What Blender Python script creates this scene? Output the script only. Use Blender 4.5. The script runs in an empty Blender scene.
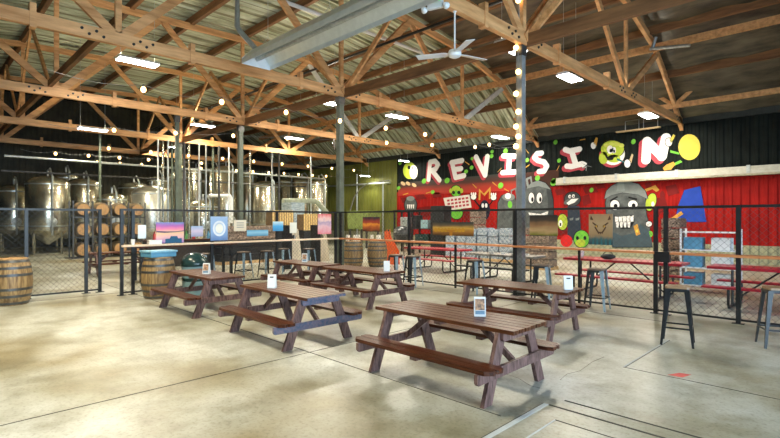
import bpy, math, random
from mathutils import Vector
random.seed(7)
D = bpy.data; SC = bpy.context.scene; COL = SC.collection
R2 = math.sqrt(2.0); EYE = 1.85; F = 480.0
# world axes follow the hall: X runs along the mural wall, Y runs towards it; the photographer stands at the origin
def xon(px, Y):                       # X of a point in the plane Y=const seen in that direction
    t = (px-390)/F; return Y*(t-1)/(1+t)
def yon(px, X):
    t = (px-390)/F; return -X*(1+t)/(1-t)
def dep(X, Y): return (Y-X)/R2
def zat(py, X, Y): return EYE-(py-219)*dep(X, Y)/F
def at(px, py, z=0.0):                # point of the horizontal plane z
    d = F*(EYE-z)/(py-219); c = (px-390)/F*d
    return ((c-d)/R2, (c+d)/R2)

# ------------------------------------------------------------------ materials
MATS = {}
def mat(name, col, rough=.6, metal=0.0, var=.25, scale=6.0, stretch=(1, 1, 1), bump=0.0, emit=None, es=0.0, spec=.5, col2=None, detail=4.0):
    if name in MATS: return MATS[name]
    m = D.materials.new(name); m.use_nodes = True
    nt = m.node_tree; N = nt.nodes; L = nt.links
    b = N['Principled BSDF']
    b.inputs['Roughness'].default_value = rough; b.inputs['Metallic'].default_value = metal
    b.inputs['Specular IOR Level'].default_value = spec
    tc = N.new('ShaderNodeTexCoord'); mp = N.new('ShaderNodeMapping'); nz = N.new('ShaderNodeTexNoise'); cr = N.new('ShaderNodeValToRGB')
    mp.inputs['Scale'].default_value = [scale*s for s in stretch]
    nz.inputs['Scale'].default_value = 1.0; nz.inputs['Detail'].default_value = detail; nz.inputs['Roughness'].default_value = .6
    c2 = col2 or tuple(min(1, c*(1+var)+.01*var) for c in col); c1 = col if col2 else tuple(c*(1-var) for c in col)
    cr.color_ramp.elements[0].position = .32; cr.color_ramp.elements[1].position = .68
    cr.color_ramp.elements[0].color = (*c1, 1); cr.color_ramp.elements[1].color = (*c2, 1)
    L.new(tc.outputs['Object'], mp.inputs['Vector']); L.new(mp.outputs['Vector'], nz.inputs['Vector'])
    L.new(nz.outputs['Fac'], cr.inputs['Fac']); L.new(cr.outputs['Color'], b.inputs['Base Color'])
    if bump:
        bp = N.new('ShaderNodeBump'); bp.inputs['Strength'].default_value = bump; bp.inputs['Distance'].default_value = .01
        L.new(nz.outputs['Fac'], bp.inputs['Height']); L.new(bp.outputs['Normal'], b.inputs['Normal'])
    if emit:
        b.inputs['Emission Color'].default_value = (*emit, 1); b.inputs['Emission Strength'].default_value = es
    MATS[name] = m; return m

TOPW = mat('stained tabletop wood', (.026, .008, .0035), .34, spec=.3, var=.5, scale=5, stretch=(.5, 9, 9), bump=.35, col2=(.15, .046, .015), detail=7)
BENW = mat('stained bench wood', (.022, .006, .003), .34, spec=.3, var=.5, scale=5, stretch=(.5, 9, 9), bump=.35, col2=(.125, .033, .011), detail=6)
LEGW = mat('stained leg wood in cool light', (.05, .022, .019), .45, var=.4, scale=7, stretch=(4, 4, 1), bump=.2, col2=(.26, .145, .128), detail=6)  # lighter, redder tone holds the cool light falling on brown legs
BLUREFL = mat('wood with blue light reflection', (.04, .085, .16), .5, scale=6, stretch=(1.5, 3, 3), col2=(.21, .155, .20))  # bluish light reflected on the wood, put into its colour
TIMB = mat('roof timber', (.48, .215, .072), .55, scale=2, stretch=(3, .4, 3), col2=(.86, .48, .215), detail=6, bump=.1)
TIMD = mat('dark roof timber', (.12, .05, .02), .65, scale=2, stretch=(.4, 3, 3), col2=(.30, .14, .055))
TIMW = mat('white painted timber', (.72, .70, .64), .5, var=.1)
BLK = mat('black painted steel', (.008, .009, .011), .4, var=.4)
BLKS = mat('black steel with scuffs', (.012, .014, .017), .33, var=.5, scale=12)
BLUS = mat('pale blue steel', (.28, .40, .50), .35, var=.2, metal=.2)
GALV = mat('galvanised steel', (.50, .54, .55), .38, .75, var=.15, scale=9)
WHTM = mat('white enamel', (.80, .82, .84), .3, var=.05)
STEEL = mat('brushed stainless', (.62, .60, .50), .24, .92, var=.12, scale=3, stretch=(6, 6, .6))
POST = mat('grey green painted post', (.085, .105, .08), .45, var=.3, scale=4)
POSTL = mat('pale grey painted post', (.24, .25, .25), .4, var=.25, scale=4)
def roofmat():
    m = D.materials.new('weathered roof sheet'); m.use_nodes = True; nt = m.node_tree; N = nt.nodes; L = nt.links
    b = N['Principled BSDF']; b.inputs['Roughness'].default_value = .45; b.inputs['Metallic'].default_value = .2
    tc = N.new('ShaderNodeTexCoord'); mp = N.new('ShaderNodeMapping'); mp.inputs['Scale'].default_value = (3.2, .45, 1)
    n1 = N.new('ShaderNodeTexNoise'); n1.inputs['Scale'].default_value = 1.1; n1.inputs['Detail'].default_value = 7
    L.new(tc.outputs['Object'], mp.inputs['Vector']); L.new(mp.outputs['Vector'], n1.inputs['Vector'])
    cr = N.new('ShaderNodeValToRGB'); e = cr.color_ramp.elements
    e[0].position = .30; e[0].color = (.15, .16, .08, 1); e[1].position = .46; e[1].color = (.47, .50, .35, 1)
    x = e.new(.7); x.color = (.70, .74, .60, 1)
    L.new(n1.outputs['Fac'], cr.inputs['Fac'])
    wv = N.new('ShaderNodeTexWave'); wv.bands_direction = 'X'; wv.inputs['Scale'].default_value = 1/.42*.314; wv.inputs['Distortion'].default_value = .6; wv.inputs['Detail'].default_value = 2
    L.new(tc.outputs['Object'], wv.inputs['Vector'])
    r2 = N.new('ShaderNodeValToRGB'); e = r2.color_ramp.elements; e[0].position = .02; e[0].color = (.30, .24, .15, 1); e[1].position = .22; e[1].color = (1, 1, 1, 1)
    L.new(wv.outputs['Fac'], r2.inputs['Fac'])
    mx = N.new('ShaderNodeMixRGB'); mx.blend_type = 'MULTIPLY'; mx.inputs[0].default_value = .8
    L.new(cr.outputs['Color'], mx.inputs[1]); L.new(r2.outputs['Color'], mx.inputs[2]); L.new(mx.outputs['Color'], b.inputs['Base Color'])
    return m
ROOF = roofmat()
WIRE = mat('fence wire', (.05, .055, .06), .5, .3, var=.3)
RAILW = mat('varnished ledge wood', (.48, .16, .055), .35, scale=4, stretch=(.5, 6, 6), col2=(.66, .27, .11))
RAILP = mat('pale ledge wood', (.66, .48, .33), .4, scale=4, stretch=(6, .5, 6), col2=(.80, .64, .48))
RED = mat('red painted wood', (.38, .008, .025), .35, var=.25, scale=5, stretch=(.5, 5, 5))
OAK = mat('barrel oak', (.13, .07, .028), .5, scale=5, stretch=(5, 5, .5), col2=(.40, .27, .12), bump=.15)
OAKH = mat('barrel head oak', (.42, .22, .085), .5, scale=5, stretch=(5, 5, .7), col2=(.62, .37, .16))
HOOP = mat('barrel hoop steel', (.10, .10, .10), .4, .6, var=.3)
CLOTHB = mat('blue plastic', (.10, .30, .48), .4, var=.12)
TEAL = mat('teal grey plastic', (.22, .36, .40), .4, var=.12)
TEALD = mat('dark teal plastic', (.012, .035, .035), .22, var=.3)
PAPER = mat('white paper', (.80, .80, .80), .5, var=.04)
ACRY = mat('clear acrylic edge', (.75, .80, .82), .15, var=.05)
ORANGE = mat('orange plastic', (.80, .13, .03), .4, var=.1)
CARD = mat('tan cardboard', (.50, .33, .16), .7, var=.2)
WRAP = mat('clear wrapped blue and white cans', (.10, .17, .26), .25, scale=12, col2=(.55, .60, .65))
PATT = mat('patterned brown cans', (.035, .02, .015), .35, scale=22, col2=(.40, .30, .23), detail=1)
GREENT = mat('green plastic tub', (.20, .26, .07), .45, var=.3)
BULB = mat('warm bulb glass', (1, .8, .5), .3, var=.02, emit=(1, .60, .20), es=9)
TUBE = mat('lamp diffuser', (1, 1, 1), .4, var=.01, emit=(.93, .97, 1), es=26)
GLOW = mat('green indicator', (.03, .5, .1), .4, var=.05, emit=(.05, .8, .2), es=1.0)
WIREB = mat('pale cable', (.22, .22, .22), .5, var=.1)
def paint(name, c, v=.12): return mat('paint '+name, c, .7, 0, var=v, scale=3, spec=.2)

# ------------------------------------------------------------------ mesh helper
class MB:
    def __init__(s): s.v = []; s.f = []; s.sm = []
    def add(s, vs, fs, smooth=False):
        o = len(s.v); s.v += [tuple(p) for p in vs]; s.f += [[i+o for i in f] for f in fs]; s.sm += [smooth]*len(fs); return s
    def box(s, x0, x1, y0, y1, z0, z1):
        return s.add([(x0,y0,z0),(x1,y0,z0),(x1,y1,z0),(x0,y1,z0),(x0,y0,z1),(x1,y0,z1),(x1,y1,z1),(x0,y1,z1)],
                     [(0,3,2,1),(4,5,6,7),(0,1,5,4),(1,2,6,5),(2,3,7,6),(3,0,4,7)])
    def prism(s, poly, fn, t0, t1, smooth=False):      # fn(a,b,t) -> point
        n = len(poly); vs = [fn(a, b, t0) for a, b in poly]+[fn(a, b, t1) for a, b in poly]
        s.add(vs, [list(range(n))[::-1], [n+i for i in range(n)]])
        return s.add(vs, [[i, (i+1) % n, n+(i+1) % n, n+i] for i in range(n)], smooth)
    def bar(s, p, q, w, h, up=(0, 0, 1)):              # box beam; h along 'up', w across
        p = Vector(p); q = Vector(q); d = (q-p).normalized(); up = Vector(up)
        sd = d.cross(up)
        if sd.length < 1e-4: sd = d.cross(Vector((1, 0, 0)))
        sd.normalize(); u = sd.cross(d).normalized()
        vs = []
        for c in (p, q):
            for a, b in ((-1,-1),(1,-1),(1,1),(-1,1)): vs.append(c+sd*(a*w/2)+u*(b*h/2))
        return s.add(vs, [(0,1,2,3),(7,6,5,4),(0,4,5,1),(1,5,6,2),(2,6,7,3),(3,7,4,0)])
    def tube(s, pts, r, n=8, caps=True):
        pts = [Vector(p) for p in pts]; rings = []
        rs = r if isinstance(r, (list, tuple)) else [r]*len(pts)
        d0 = (pts[1]-pts[0]).normalized(); ref = Vector((0,0,1)) if abs(d0.z) < .9 else Vector((1,0,0))
        vs = []
        for i, p in enumerate(pts):
            d = (pts[min(i+1, len(pts)-1)]-pts[max(i-1, 0)]).normalized()
            a = d.cross(ref).normalized(); b = a.cross(d)
            for k in range(n):
                t = 2*math.pi*k/n; vs.append(p+a*(rs[i]*math.cos(t))+b*(rs[i]*math.sin(t)))
        fs = [[i*n+k, i*n+(k+1) % n, (i+1)*n+(k+1) % n, (i+1)*n+k] for i in range(len(pts)-1) for k in range(n)]
        s.add(vs, fs, True)
        if caps: s.add(vs[:n], [list(range(n))]); s.add(vs[-n:], [list(range(n))[::-1]])
        return s
    def lathe(s, prof, c=(0, 0, 0), n=20, axis='z', caps=True):
        vs = []
        for r, z in prof:
            for k in range(n):
                t = 2*math.pi*k/n; a, b = r*math.cos(t), r*math.sin(t)
                vs.append((c[0]+a, c[1]+b, c[2]+z) if axis == 'z' else (c[0]+z, c[1]+a, c[2]+b) if axis == 'x' else (c[0]+b, c[1]+z, c[2]+a))
        fs = [[i*n+k, i*n+(k+1) % n, (i+1)*n+(k+1) % n, (i+1)*n+k] for i in range(len(prof)-1) for k in range(n)]
        s.add(vs, fs, True)
        if caps:
            if prof[0][0] > 1e-4: s.add(vs[:n], [list(range(n))[::-1]])
            if prof[-1][0] > 1e-4: s.add(vs[-n:], [list(range(n))])
        return s
    def ball(s, c, r, n=10, m=7, sc=(1, 1, 1)):
        vs = [(c[0]+sc[0]*r*math.sin(math.pi*i/m)*math.cos(2*math.pi*k/n), c[1]+sc[1]*r*math.sin(math.pi*i/m)*math.sin(2*math.pi*k/n), c[2]+sc[2]*r*math.cos(math.pi*i/m)) for i in range(m+1) for k in range(n)]
        return s.add(vs, [[i*n+k, (i+1)*n+k, (i+1)*n+(k+1) % n, i*n+(k+1) % n] for i in range(m) for k in range(n)], True)
    def build(s, name, m, parent=None, bevel=0.0, loc=None):
        me = D.meshes.new(name); me.from_pydata(s.v, [], s.f); me.materials.append(m)
        me.polygons.foreach_set('use_smooth', s.sm)
        me.update()
        if any(s.sm): me.set_sharp_from_angle(angle=math.radians(42))
        o = D.objects.new(name, me); COL.objects.link(o)
        if parent: o.parent = parent
        if loc: o.location = loc
        if bevel:
            b = o.modifiers.new('edge', 'BEVEL'); b.width = bevel; b.segments = 2; b.limit_method = 'ANGLE'
        return o
def tag(o, label=None, cat=None, group=None, kind=None):
    if label: o['label'] = label
    if cat: o['category'] = cat
    if group: o['group'] = group
    if kind: o['kind'] = kind
    return o
def thing(name, label, cat, loc=(0, 0, 0), rz=0.0, group=None):
    o = D.objects.new(name, None); o.empty_display_size = .1; COL.objects.link(o); o.location = loc; o.rotation_euler = (0, 0, rz)
    return tag(o, label, cat, group)
def dup(o, loc, rz=0.0, label=None, group=None):
    def cp(x, par):
        c = x.copy(); COL.objects.link(c)
        if par: c.parent = par
        for ch in list(x.children): cp(ch, c)
        return c
    r = cp(o, None); r.location = loc; r.rotation_euler = (0, 0, rz)
    return tag(r, label, None, group)
FX = lambda a, b, t: (t, a, b)        # polygon in the YZ plane extruded along X
FY = lambda a, b, t: (a, t, b)
FZ = lambda a, b, t: (a, b, t)

# ------------------------------------------------------------------ the setting
XL, XR, YB, YF = -39.0, 8.0, -8.0, 24.6
def concrete():
    m = D.materials.new('polished concrete'); m.use_nodes = True; nt = m.node_tree; N = nt.nodes; L = nt.links
    b = N['Principled BSDF']; tc = N.new('ShaderNodeTexCoord')
    def noise(sc, det=5):
        n = N.new('ShaderNodeTexNoise'); n.inputs['Scale'].default_value = sc; n.inputs['Detail'].default_value = det; n.inputs['Roughness'].default_value = .62
        L.new(tc.outputs['Object'], n.inputs['Vector']); return n
    n1, n2, n3 = noise(.45), noise(1.7, 8), noise(9, 4)
    r1 = N.new('ShaderNodeValToRGB'); e = r1.color_ramp.elements; e[0].position = .36; e[1].position = .66
    e[0].color = (.29, .28, .20, 1); e[1].color = (.56, .575, .55, 1)
    r2 = N.new('ShaderNodeValToRGB'); e = r2.color_ramp.elements; e[0].position = .30; e[1].position = .55
    e[0].color = (.42, .38, .25, 1); e[1].color = (1, 1, 1, 1)
    n4 = noise(.28, 3); r4 = N.new('ShaderNodeValToRGB'); e = r4.color_ramp.elements; e[0].position = .50; e[0].color = (1, 1, 1, 1); e[1].position = .64; e[1].color = (.60, .48, .27, 1)
    n5 = noise(26, 6); r5 = N.new('ShaderNodeValToRGB'); e = r5.color_ramp.elements; e[0].position = .33; e[0].color = (.66, .64, .58, 1); e[1].position = .5; e[1].color = (1, 1, 1, 1)
    L.new(n4.outputs['Fac'], r4.inputs['Fac']); L.new(n5.outputs['Fac'], r5.inputs['Fac'])
    mx = N.new('ShaderNodeMixRGB'); mx.blend_type = 'MULTIPLY'; mx.inputs[0].default_value = .75
    L.new(n1.outputs['Fac'], r1.inputs['Fac']); L.new(n2.outputs['Fac'], r2.inputs['Fac'])
    L.new(r1.outputs['Color'], mx.inputs[1]); L.new(r2.outputs['Color'], mx.inputs[2])
    m2 = N.new('ShaderNodeMixRGB'); m2.blend_type = 'MULTIPLY'; m2.inputs[0].default_value = .8; m3 = N.new('ShaderNodeMixRGB'); m3.blend_type = 'MULTIPLY'; m3.inputs[0].default_value = .8
    L.new(mx.outputs['Color'], m2.inputs[1]); L.new(r4.outputs['Color'], m2.inputs[2]); L.new(m2.outputs['Color'], m3.inputs[1]); L.new(r5.outputs['Color'], m3.inputs[2])
    L.new(m3.outputs['Color'], b.inputs['Base Color'])
    rr = N.new('ShaderNodeMapRange'); rr.inputs['To Min'].default_value = .22; rr.inputs['To Max'].default_value = .50
    L.new(n2.outputs['Fac'], rr.inputs['Value']); L.new(rr.outputs['Result'], b.inputs['Roughness'])
    bp = N.new('ShaderNodeBump'); bp.inputs['Strength'].default_value = .06; bp.inputs['Distance'].default_value = .01
    L.new(n3.outputs['Fac'], bp.inputs['Height']); L.new(bp.outputs['Normal'], b.inputs['Normal'])
    return m
floor = tag(MB().box(XL, XR, YB, YF, -.2, 0).build('floor', concrete()), kind='structure')
JNT = mat('dark floor joint', (.05, .048, .04), .8)
JNTL = mat('pale floor strip', (.50, .53, .54), .6, var=.1)
def joint(x0, y0, x1, y1, w=.012, m=JNT, z=.003):
    MB().bar((x0, y0, z/2), (x1, y1, z/2), w, z).build('floor_joint', m, floor)
for X in (-5.5, -13.3): joint(X, -6, X, 12)
for Y in (3.92, 9.6): joint(-30, Y, -2.45, Y)
joint(-2.2, 4.72, 3, 4.72, .022); joint(-2.26, 4.5, 3, 4.5, .026); joint(-2.29, 4.5, -2.29, 1.0, .05, JNTL); joint(-2.32, 4.5, -2.32, 1.0, .008); joint(-2.05, 4.2, 3, 4.2, .012); joint(-2.05, 4.2, -2.05, 1, .016, JNTL)
joint(-2.18, 6.3, 3, 6.3, .008); joint(-2.18, 6.3, -2.18, 8.2, .012, JNTL); joint(-2.16, 6.3, -2.16, 8.2, .006)
MB().prism([(-1.70, 6.36), (-1.55, 6.38), (-1.50, 6.56), (-1.62, 6.54)], FZ, 0, .002).build('floor_tape', mat('red floor tape', (.65, .10, .09), .5), floor)

def crack(pts, w=.004):
    P = [at(*p) for p in pts]; mb = MB()
    for a, b in zip(P, P[1:]): mb.bar((*a, .001), (*b, .001), w, .002)
    mb.build('floor_crack', mat('hairline crack', (.16, .15, .12), .8), floor)
crack([(500, 372), (518, 378), (531, 386), (540, 388)]); crack([(560, 380), (567, 374), (580, 371), (592, 362), (604, 357)]); 
def ribbed(u0, u1, pitch, depth, place, ts, flip=False):          # trapezoid ribs along a list of (t0..tn) stations
    mb = MB(); prof = []; u = u0
    while u < u1-1e-6:
        for f, h in ((0, 0), (.35, 0), (.5, 1), (.85, 1)): prof.append((min(u+f*pitch, u1), h*depth))
        u += pitch
    prof.append((u1, 0)); n = len(prof)
    vs = [place(a, h, t) for t in ts for a, h in prof]
    fs = [[i*n+k, i*n+k+1, (i+1)*n+k+1, (i+1)*n+k] for i in range(len(ts)-1) for k in range(n-1)]
    return mb.add(vs, fs)
RP = [(-8.5, 7.2), (-6, 8.4), (-2, 9.5), (3.6, 10.15), (10.6, 10.35), (14.1, 10.2), (17.6, 9.85), (20.6, 9.1), (22.6, 7.9), (24.9, 6.15)]
def roofz(y):
    for (a, za), (b, zb) in zip(RP, RP[1:]):
        if a <= y <= b: return za+(zb-za)*(y-a)/(b-a)
    return RP[0][1] if y < RP[0][0] else RP[-1][1]
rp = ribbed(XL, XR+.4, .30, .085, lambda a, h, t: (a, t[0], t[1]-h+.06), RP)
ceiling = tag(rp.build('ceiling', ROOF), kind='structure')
MB().add([(x, y, z+.2) for y, z in RP for x in (XL-.3, XR+.5)], [[2*i, 2*i+1, 2*i+3, 2*i+2] for i in range(len(RP)-1)]).build('roof_cover', mat('roof felt', (.1, .1, .1), .9), ceiling)
for k, y in enumerate([-6.9, -3.4, .1, 3.6, 6.0, 8.3, 10.7, 13.0, 15.4, 17.6, 20.0, 22.3]):
    MB().box(XL, XR, y-.075, y+.075, roofz(y)-.36, roofz(y)-.05).build('purlin', TIMD, ceiling)

FILM = mat('foil darkened for unlit roof', (.022, .018, .013), .3, var=.4, scale=1.6, stretch=(.5, 2, 2), bump=.9, col2=(.15, .12, .075), detail=6)  # foil at the right, spread further to put the unlit roof's shade in colour
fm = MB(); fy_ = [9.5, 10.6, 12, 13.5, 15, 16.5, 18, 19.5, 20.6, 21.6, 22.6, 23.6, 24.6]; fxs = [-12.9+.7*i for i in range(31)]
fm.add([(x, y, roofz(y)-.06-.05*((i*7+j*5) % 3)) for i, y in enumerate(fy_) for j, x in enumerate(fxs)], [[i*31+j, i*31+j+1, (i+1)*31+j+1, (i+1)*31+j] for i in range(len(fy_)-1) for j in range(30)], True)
fm.build('foil_shade_film', FILM, ceiling)
WBLK = mat('black green wall paint', (.004, .007, .006), .75, var=.4, scale=1.5, spec=.15)
WRED = mat('red mural paint', (.26, .005, .004), .7, spec=.2, scale=.9, col2=(.40, .009, .006), detail=3)
WOLV = mat('olive wall sheet', (.09, .10, .012), .5, scale=1.2, stretch=(1, 1, .3), col2=(.20, .21, .035))
WCRM = mat('pale lower wall', (.34, .34, .22), .6, var=.15)
wf = tag(MB().box(XL, XR, YF+.03, YF+.2, 0, 6.2).build('wall_far', mat('wall backing', (.03, .03, .03), .8)), kind='structure')
def panel(x0, x1, z0, z1, m, nm='wall_panel', dy=0.0):
    return ribbed(x0, x1, .30, .03, lambda a, h, t: (a, YF-h-dy, t), (z0, z1)).build(nm, m, wf)
XM = xon(397, YF)
panel(XL, XM, .9, 6.2, WOLV); panel(XL, XM, 0, .9, WCRM)
panel(XM, XR, 3.75, 6.2, WBLK); panel(XM, XR, .75, 3.75, WRED); panel(XM, XR, 0, .75, WCRM)
MB().box(XL, XR, YF-.16, YF+.05, 6.12, 6.38).build('wall_plate', mat('dark plate beam', (.02, .024, .02), .6), wf)
LW = tag(ribbed(YB, YF, .3, .03, lambda a, h, t: (XL+h, a, t), (0, 10)).build('wall_left', mat('dark brewery wall', (.02, .018, .01), .6, scale=1, col2=(.06, .055, .03))), kind='structure')
MB().box(XL-.3, XL-.02, YB, YF, 0, 10.4).build('wall_backing', WBLK, LW)
wr = MB().box(XR, XR+.2, YB, -4.5, 0, 10.4).box(XR, XR+.2, 10.5, YF, 0, 10.4).box(XR, XR+.2, -4.5, 10.5, 5.2, 10.4)
tag(wr.build('wall_right', WBLK), kind='structure')
tag(MB().box(XL, XR+.2, YB-.2, YB, 0, 8).build('wall_back', WBLK), kind='structure')
fr = MB().box(XR-.05, XR+.02, -4.7, -4.5, 0, 5.4).box(XR-.05, XR+.02, 10.5, 10.7, 0, 5.4).box(XR-.05, XR+.02, -4.7, 10.7, 5.2, 5.4)
tag(fr.build('door_1', GALV), kind='structure')

# ------------------------------------------------------------------ posts, trusses, girders
HJ = 6.24; PY = 10.6
def post(X, Y, r, label, m, name='steel_post'):
    t = thing(name, label, 'post', (X, Y, 0))
    MB().box(-r, r, -r, r, .012, HJ-.18).build('shaft', m, t, .01)
    MB().box(-r-.08, r+.08, -r-.08, r+.08, 0, .012).build('base_plate', BLK, t)
    MB().box(-r-.012, r+.012, -r-.03, r+.03, HJ-.4, HJ-.14).build('cap_bracket', HOOP, t)
    return t
P3 = post(-6.06, PY, .085, 'pale grey steel post wrapped by a hanging string of bulbs, right of the painted signboard', POSTL)
P2 = post(-13.06, PY, .10, 'grey green steel post rising at the corner of the wire fence', POST)
P1 = post(-20.2, PY, .10, 'grey green steel post behind the left fence, in front of the steel tanks', POST)
post(-27.2, PY, .12, 'furthest steel post, standing among the brewing tanks', POST)
post(-20.2, 7.78, .07, 'slim steel post left of the one in front of the tanks', POST)
_b = MB().lathe([(.035, 0), (.03, .03)], n=8, axis='x').build('bolt', BLK); BOLT = _b.data; D.objects.remove(_b)
def truss(X, label, bolts=False, white=()):
    t = thing('roof_truss', label, 'roof truss', (X, 0, 0))
    MB().box(-.07, .07, -8, 24.5, HJ-.15, HJ+.15).build('bottom_chord', TIMB, t, .008)
    pts = [(y, z-.42) for y, z in RP]
    tc = MB()
    for (a, za), (b, zb) in zip(pts, pts[1:]): tc.bar((0, a, za), (0, b, zb), .14, .24, up=(0, 0, 1))
    tc.build('top_chord', TIMB, t)
    bn = [-3.4, 3.6, 10.6, 17.6, 24.3]; tn = [.1, 7.1, 14.1, 21.0]
    for i, y in enumerate(bn):
        MB().box(-.05, .05, y-.07, y+.07, HJ, max(roofz(y)-.4, HJ+.2)).build('vertical', TIMB, t)
        for d in (-1, 1):
            j = i if d > 0 else i-1
            if 0 <= j < len(tn):
                y2 = tn[j]; z2 = roofz(y2)-.45
                wm = TIMW if (i, d) in white else TIMB
                if d > 0 and i == 2:
                    m = MB().bar((-.08, y, HJ), (-.08, y2, z2), .05, .24, up=(0, 0, 1)).bar((.08, y, HJ), (.08, y2, z2), .05, .24, up=(0, 0, 1))
                else: m = MB().bar((0, y, HJ), (0, y2, z2), .1, .22, up=(0, 0, 1))
                wo = m.build('web', wm, t)
                if wm is TIMW: wo['label'] = 'white painted strut'
        for d in (-1, 1) if bolts else ():
            for q in range(4):
                o = D.objects.new('bolt', BOLT); COL.objects.link(o); o.parent = t; o.location = (.07, y+d*(.33+.15*q), HJ+(.05 if q % 2 else -.05))
    for y in (1.9, 5.4, 8.9, 12.4, 15.9):
        MB().box(-.09, .09, y-.06, y+.06, HJ-.2, HJ+.34).build('splice_block', TIMB, t)
    return t
truss(-6.0, 'nearest timber roof truss, crossing the top right over the pale post', True)
truss(-13.0, 'timber roof truss meeting the post at the fence corner, with one white strut', True, white=((3, 1),))
truss(-20.0, 'timber roof truss third from the camera, meeting the post before the tanks', True, white=((3, 1), (3, -1)))
truss(-27.0, 'timber roof truss above the brewing tanks, fourth from the camera')
truss(-34.0, 'furthest timber roof truss, deep over the brewing tanks')
truss(.9, 'timber roof truss directly above the photographer, at the right edge')
def girder(Y, z, label, m=TIMB, h=.3, x0=-36, x1=3):
    t = thing('roof_girder', label, 'roof beam', (0, Y, 0))
    MB().box(x0, x1, -.06, .06, z-h/2, z+h/2).build('girder_plank', m, t)
    k = -34
    while k < 1:
        if x0 < k and k+7 < x1+1 and z < 7:
            for a, b in ((0, 3.5), (7, 3.5)): MB().bar((k+a, 0, z), (k+b, 0, z+3.0), .08, .16).build('knee_brace', TIMB, t)
        k += 7
    return t
g = girder(PY+.12, HJ, 'lengthwise brown roof beam joining the tops of the steel posts', TIMD)
girder(20.6, roofz(20.6)-.55, 'high lengthwise roof beam over the mural side', TIMB, .28)
girder(23.4, 6.75, 'lengthwise roof beam just above the painted wall', TIMB, .22)
girder(3.4, 6.5, 'lengthwise brown roof beam at the left foreground side', TIMD, .22, -36, -14)

# ------------------------------------------------------------------ picnic tables
def picnic(name, label, loc, rz, bluelight=False):
    t = thing(name, label, 'picnic table', loc, rz, 'dark wooden picnic tables')
    tp = MB(); n = 6; w = .71/n
    for i in range(n):
        y0 = -.355+i*w
        q_ = .012*random.random(); tp.prism([(-.995+q_, y0+.0055), (.985+q_, y0+.0055), (.99+q_, y0+w/2), (.985+q_, y0+w-.0055), (-.995+q_, y0+w-.0055), (-1.0+q_, y0+w/2)], FZ, .695, .735)
    tp.build('tabletop', TOPW, t, .004)
    if bluelight: MB().box(1.0, 1.012, -.34, .34, .70, .732).build('end_reflection', BLUREFL, t)  # thin strip coloured with the blue reflection on the table end
    for s in (-1, 1):
        sm = MB()
        for a, b in ((.495, .623), (.627, .755)):
            out = b > .7
            c = .07 if out else .02; c2 = .02 if out else .05
            sm.prism([(-.97+c2, s*a), (.97-c2, s*a), (.98, s*(a+.03)), (.98, s*(b-c)), (.98-c, s*b), (-.98+c, s*b), (-.98, s*(b-c)), (-.98, s*(a+.03))], FZ, .37, .41)
        sm.build('bench_seat', BENW, t, .004)
        MB().box(-.045, .045, s*.625-.115, s*.625+.115, .33, .37).build('bench_cleat', LEGW, t)
    for e in (-1, 1):
        m = BLUREFL if (bluelight and e > 0) else LEGW
        xo = e*.80
        for s in (-1, 1):
            MB().prism([(s*.20, .695), (s*.35, .695), (s*.625, 0), (s*.475, 0)], FX, xo-.022, xo+.022).build('leg', LEGW, t, .003)
        b0, b1 = sorted((xo+e*.022, xo+e*.062))
        MB().prism([(-.77, .265), (.77, .265), (.79, .29), (.79, .369), (-.79, .369), (-.79, .29)], FX, b0, b1).build('cross_beam', m, t, .003)
        MB().prism([(-.33, .63), (-.31, .605), (.31, .605), (.33, .63), (.33, .694), (-.33, .694)], FX, b0, b1).build('top_cleat', m, t, .003)
        MB().bar((e*.775, 0, .335), (e*.36, 0, .655), .04, .065).build('diagonal_brace', LEGW, t)
    MB().box(-.045, .045, -.33, .33, .655, .694).build('middle_cleat', LEGW, t)
    return t
T1 = picnic('picnic_table', 'dark stained picnic table nearest the camera, holding a white menu stand', (-3.484, 4.563, 0), math.radians(.5))
T2 = dup(T1, (-4.24, 7.29, 0), math.radians(3.5), 'picnic table right behind the nearest one, with menu stand at its right end')
T3 = picnic('picnic_table', 'picnic table with blue light painted on its end, left of the nearest one', (-6.58, 4.30, 0), math.radians(-.8), True)
T4 = dup(T1, (-9.685, 4.305, 0), math.radians(.7), 'leftmost picnic table, beside the upright barrel with blue box')
T6 = dup(T1, (-8.045, 7.158, 0), math.radians(.9), 'picnic table before the two fence barrels, holding a plain white menu stand')
T5 = dup(T1, (-10.28, 7.2, 0), math.radians(.5), 'picnic table furthest back inside the fence, near the cornhole boards')
dup(T1, (-18.2, 5.1, 0), math.radians(90), 'dark picnic table beyond the gate opening, below the barrel rack')

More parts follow.
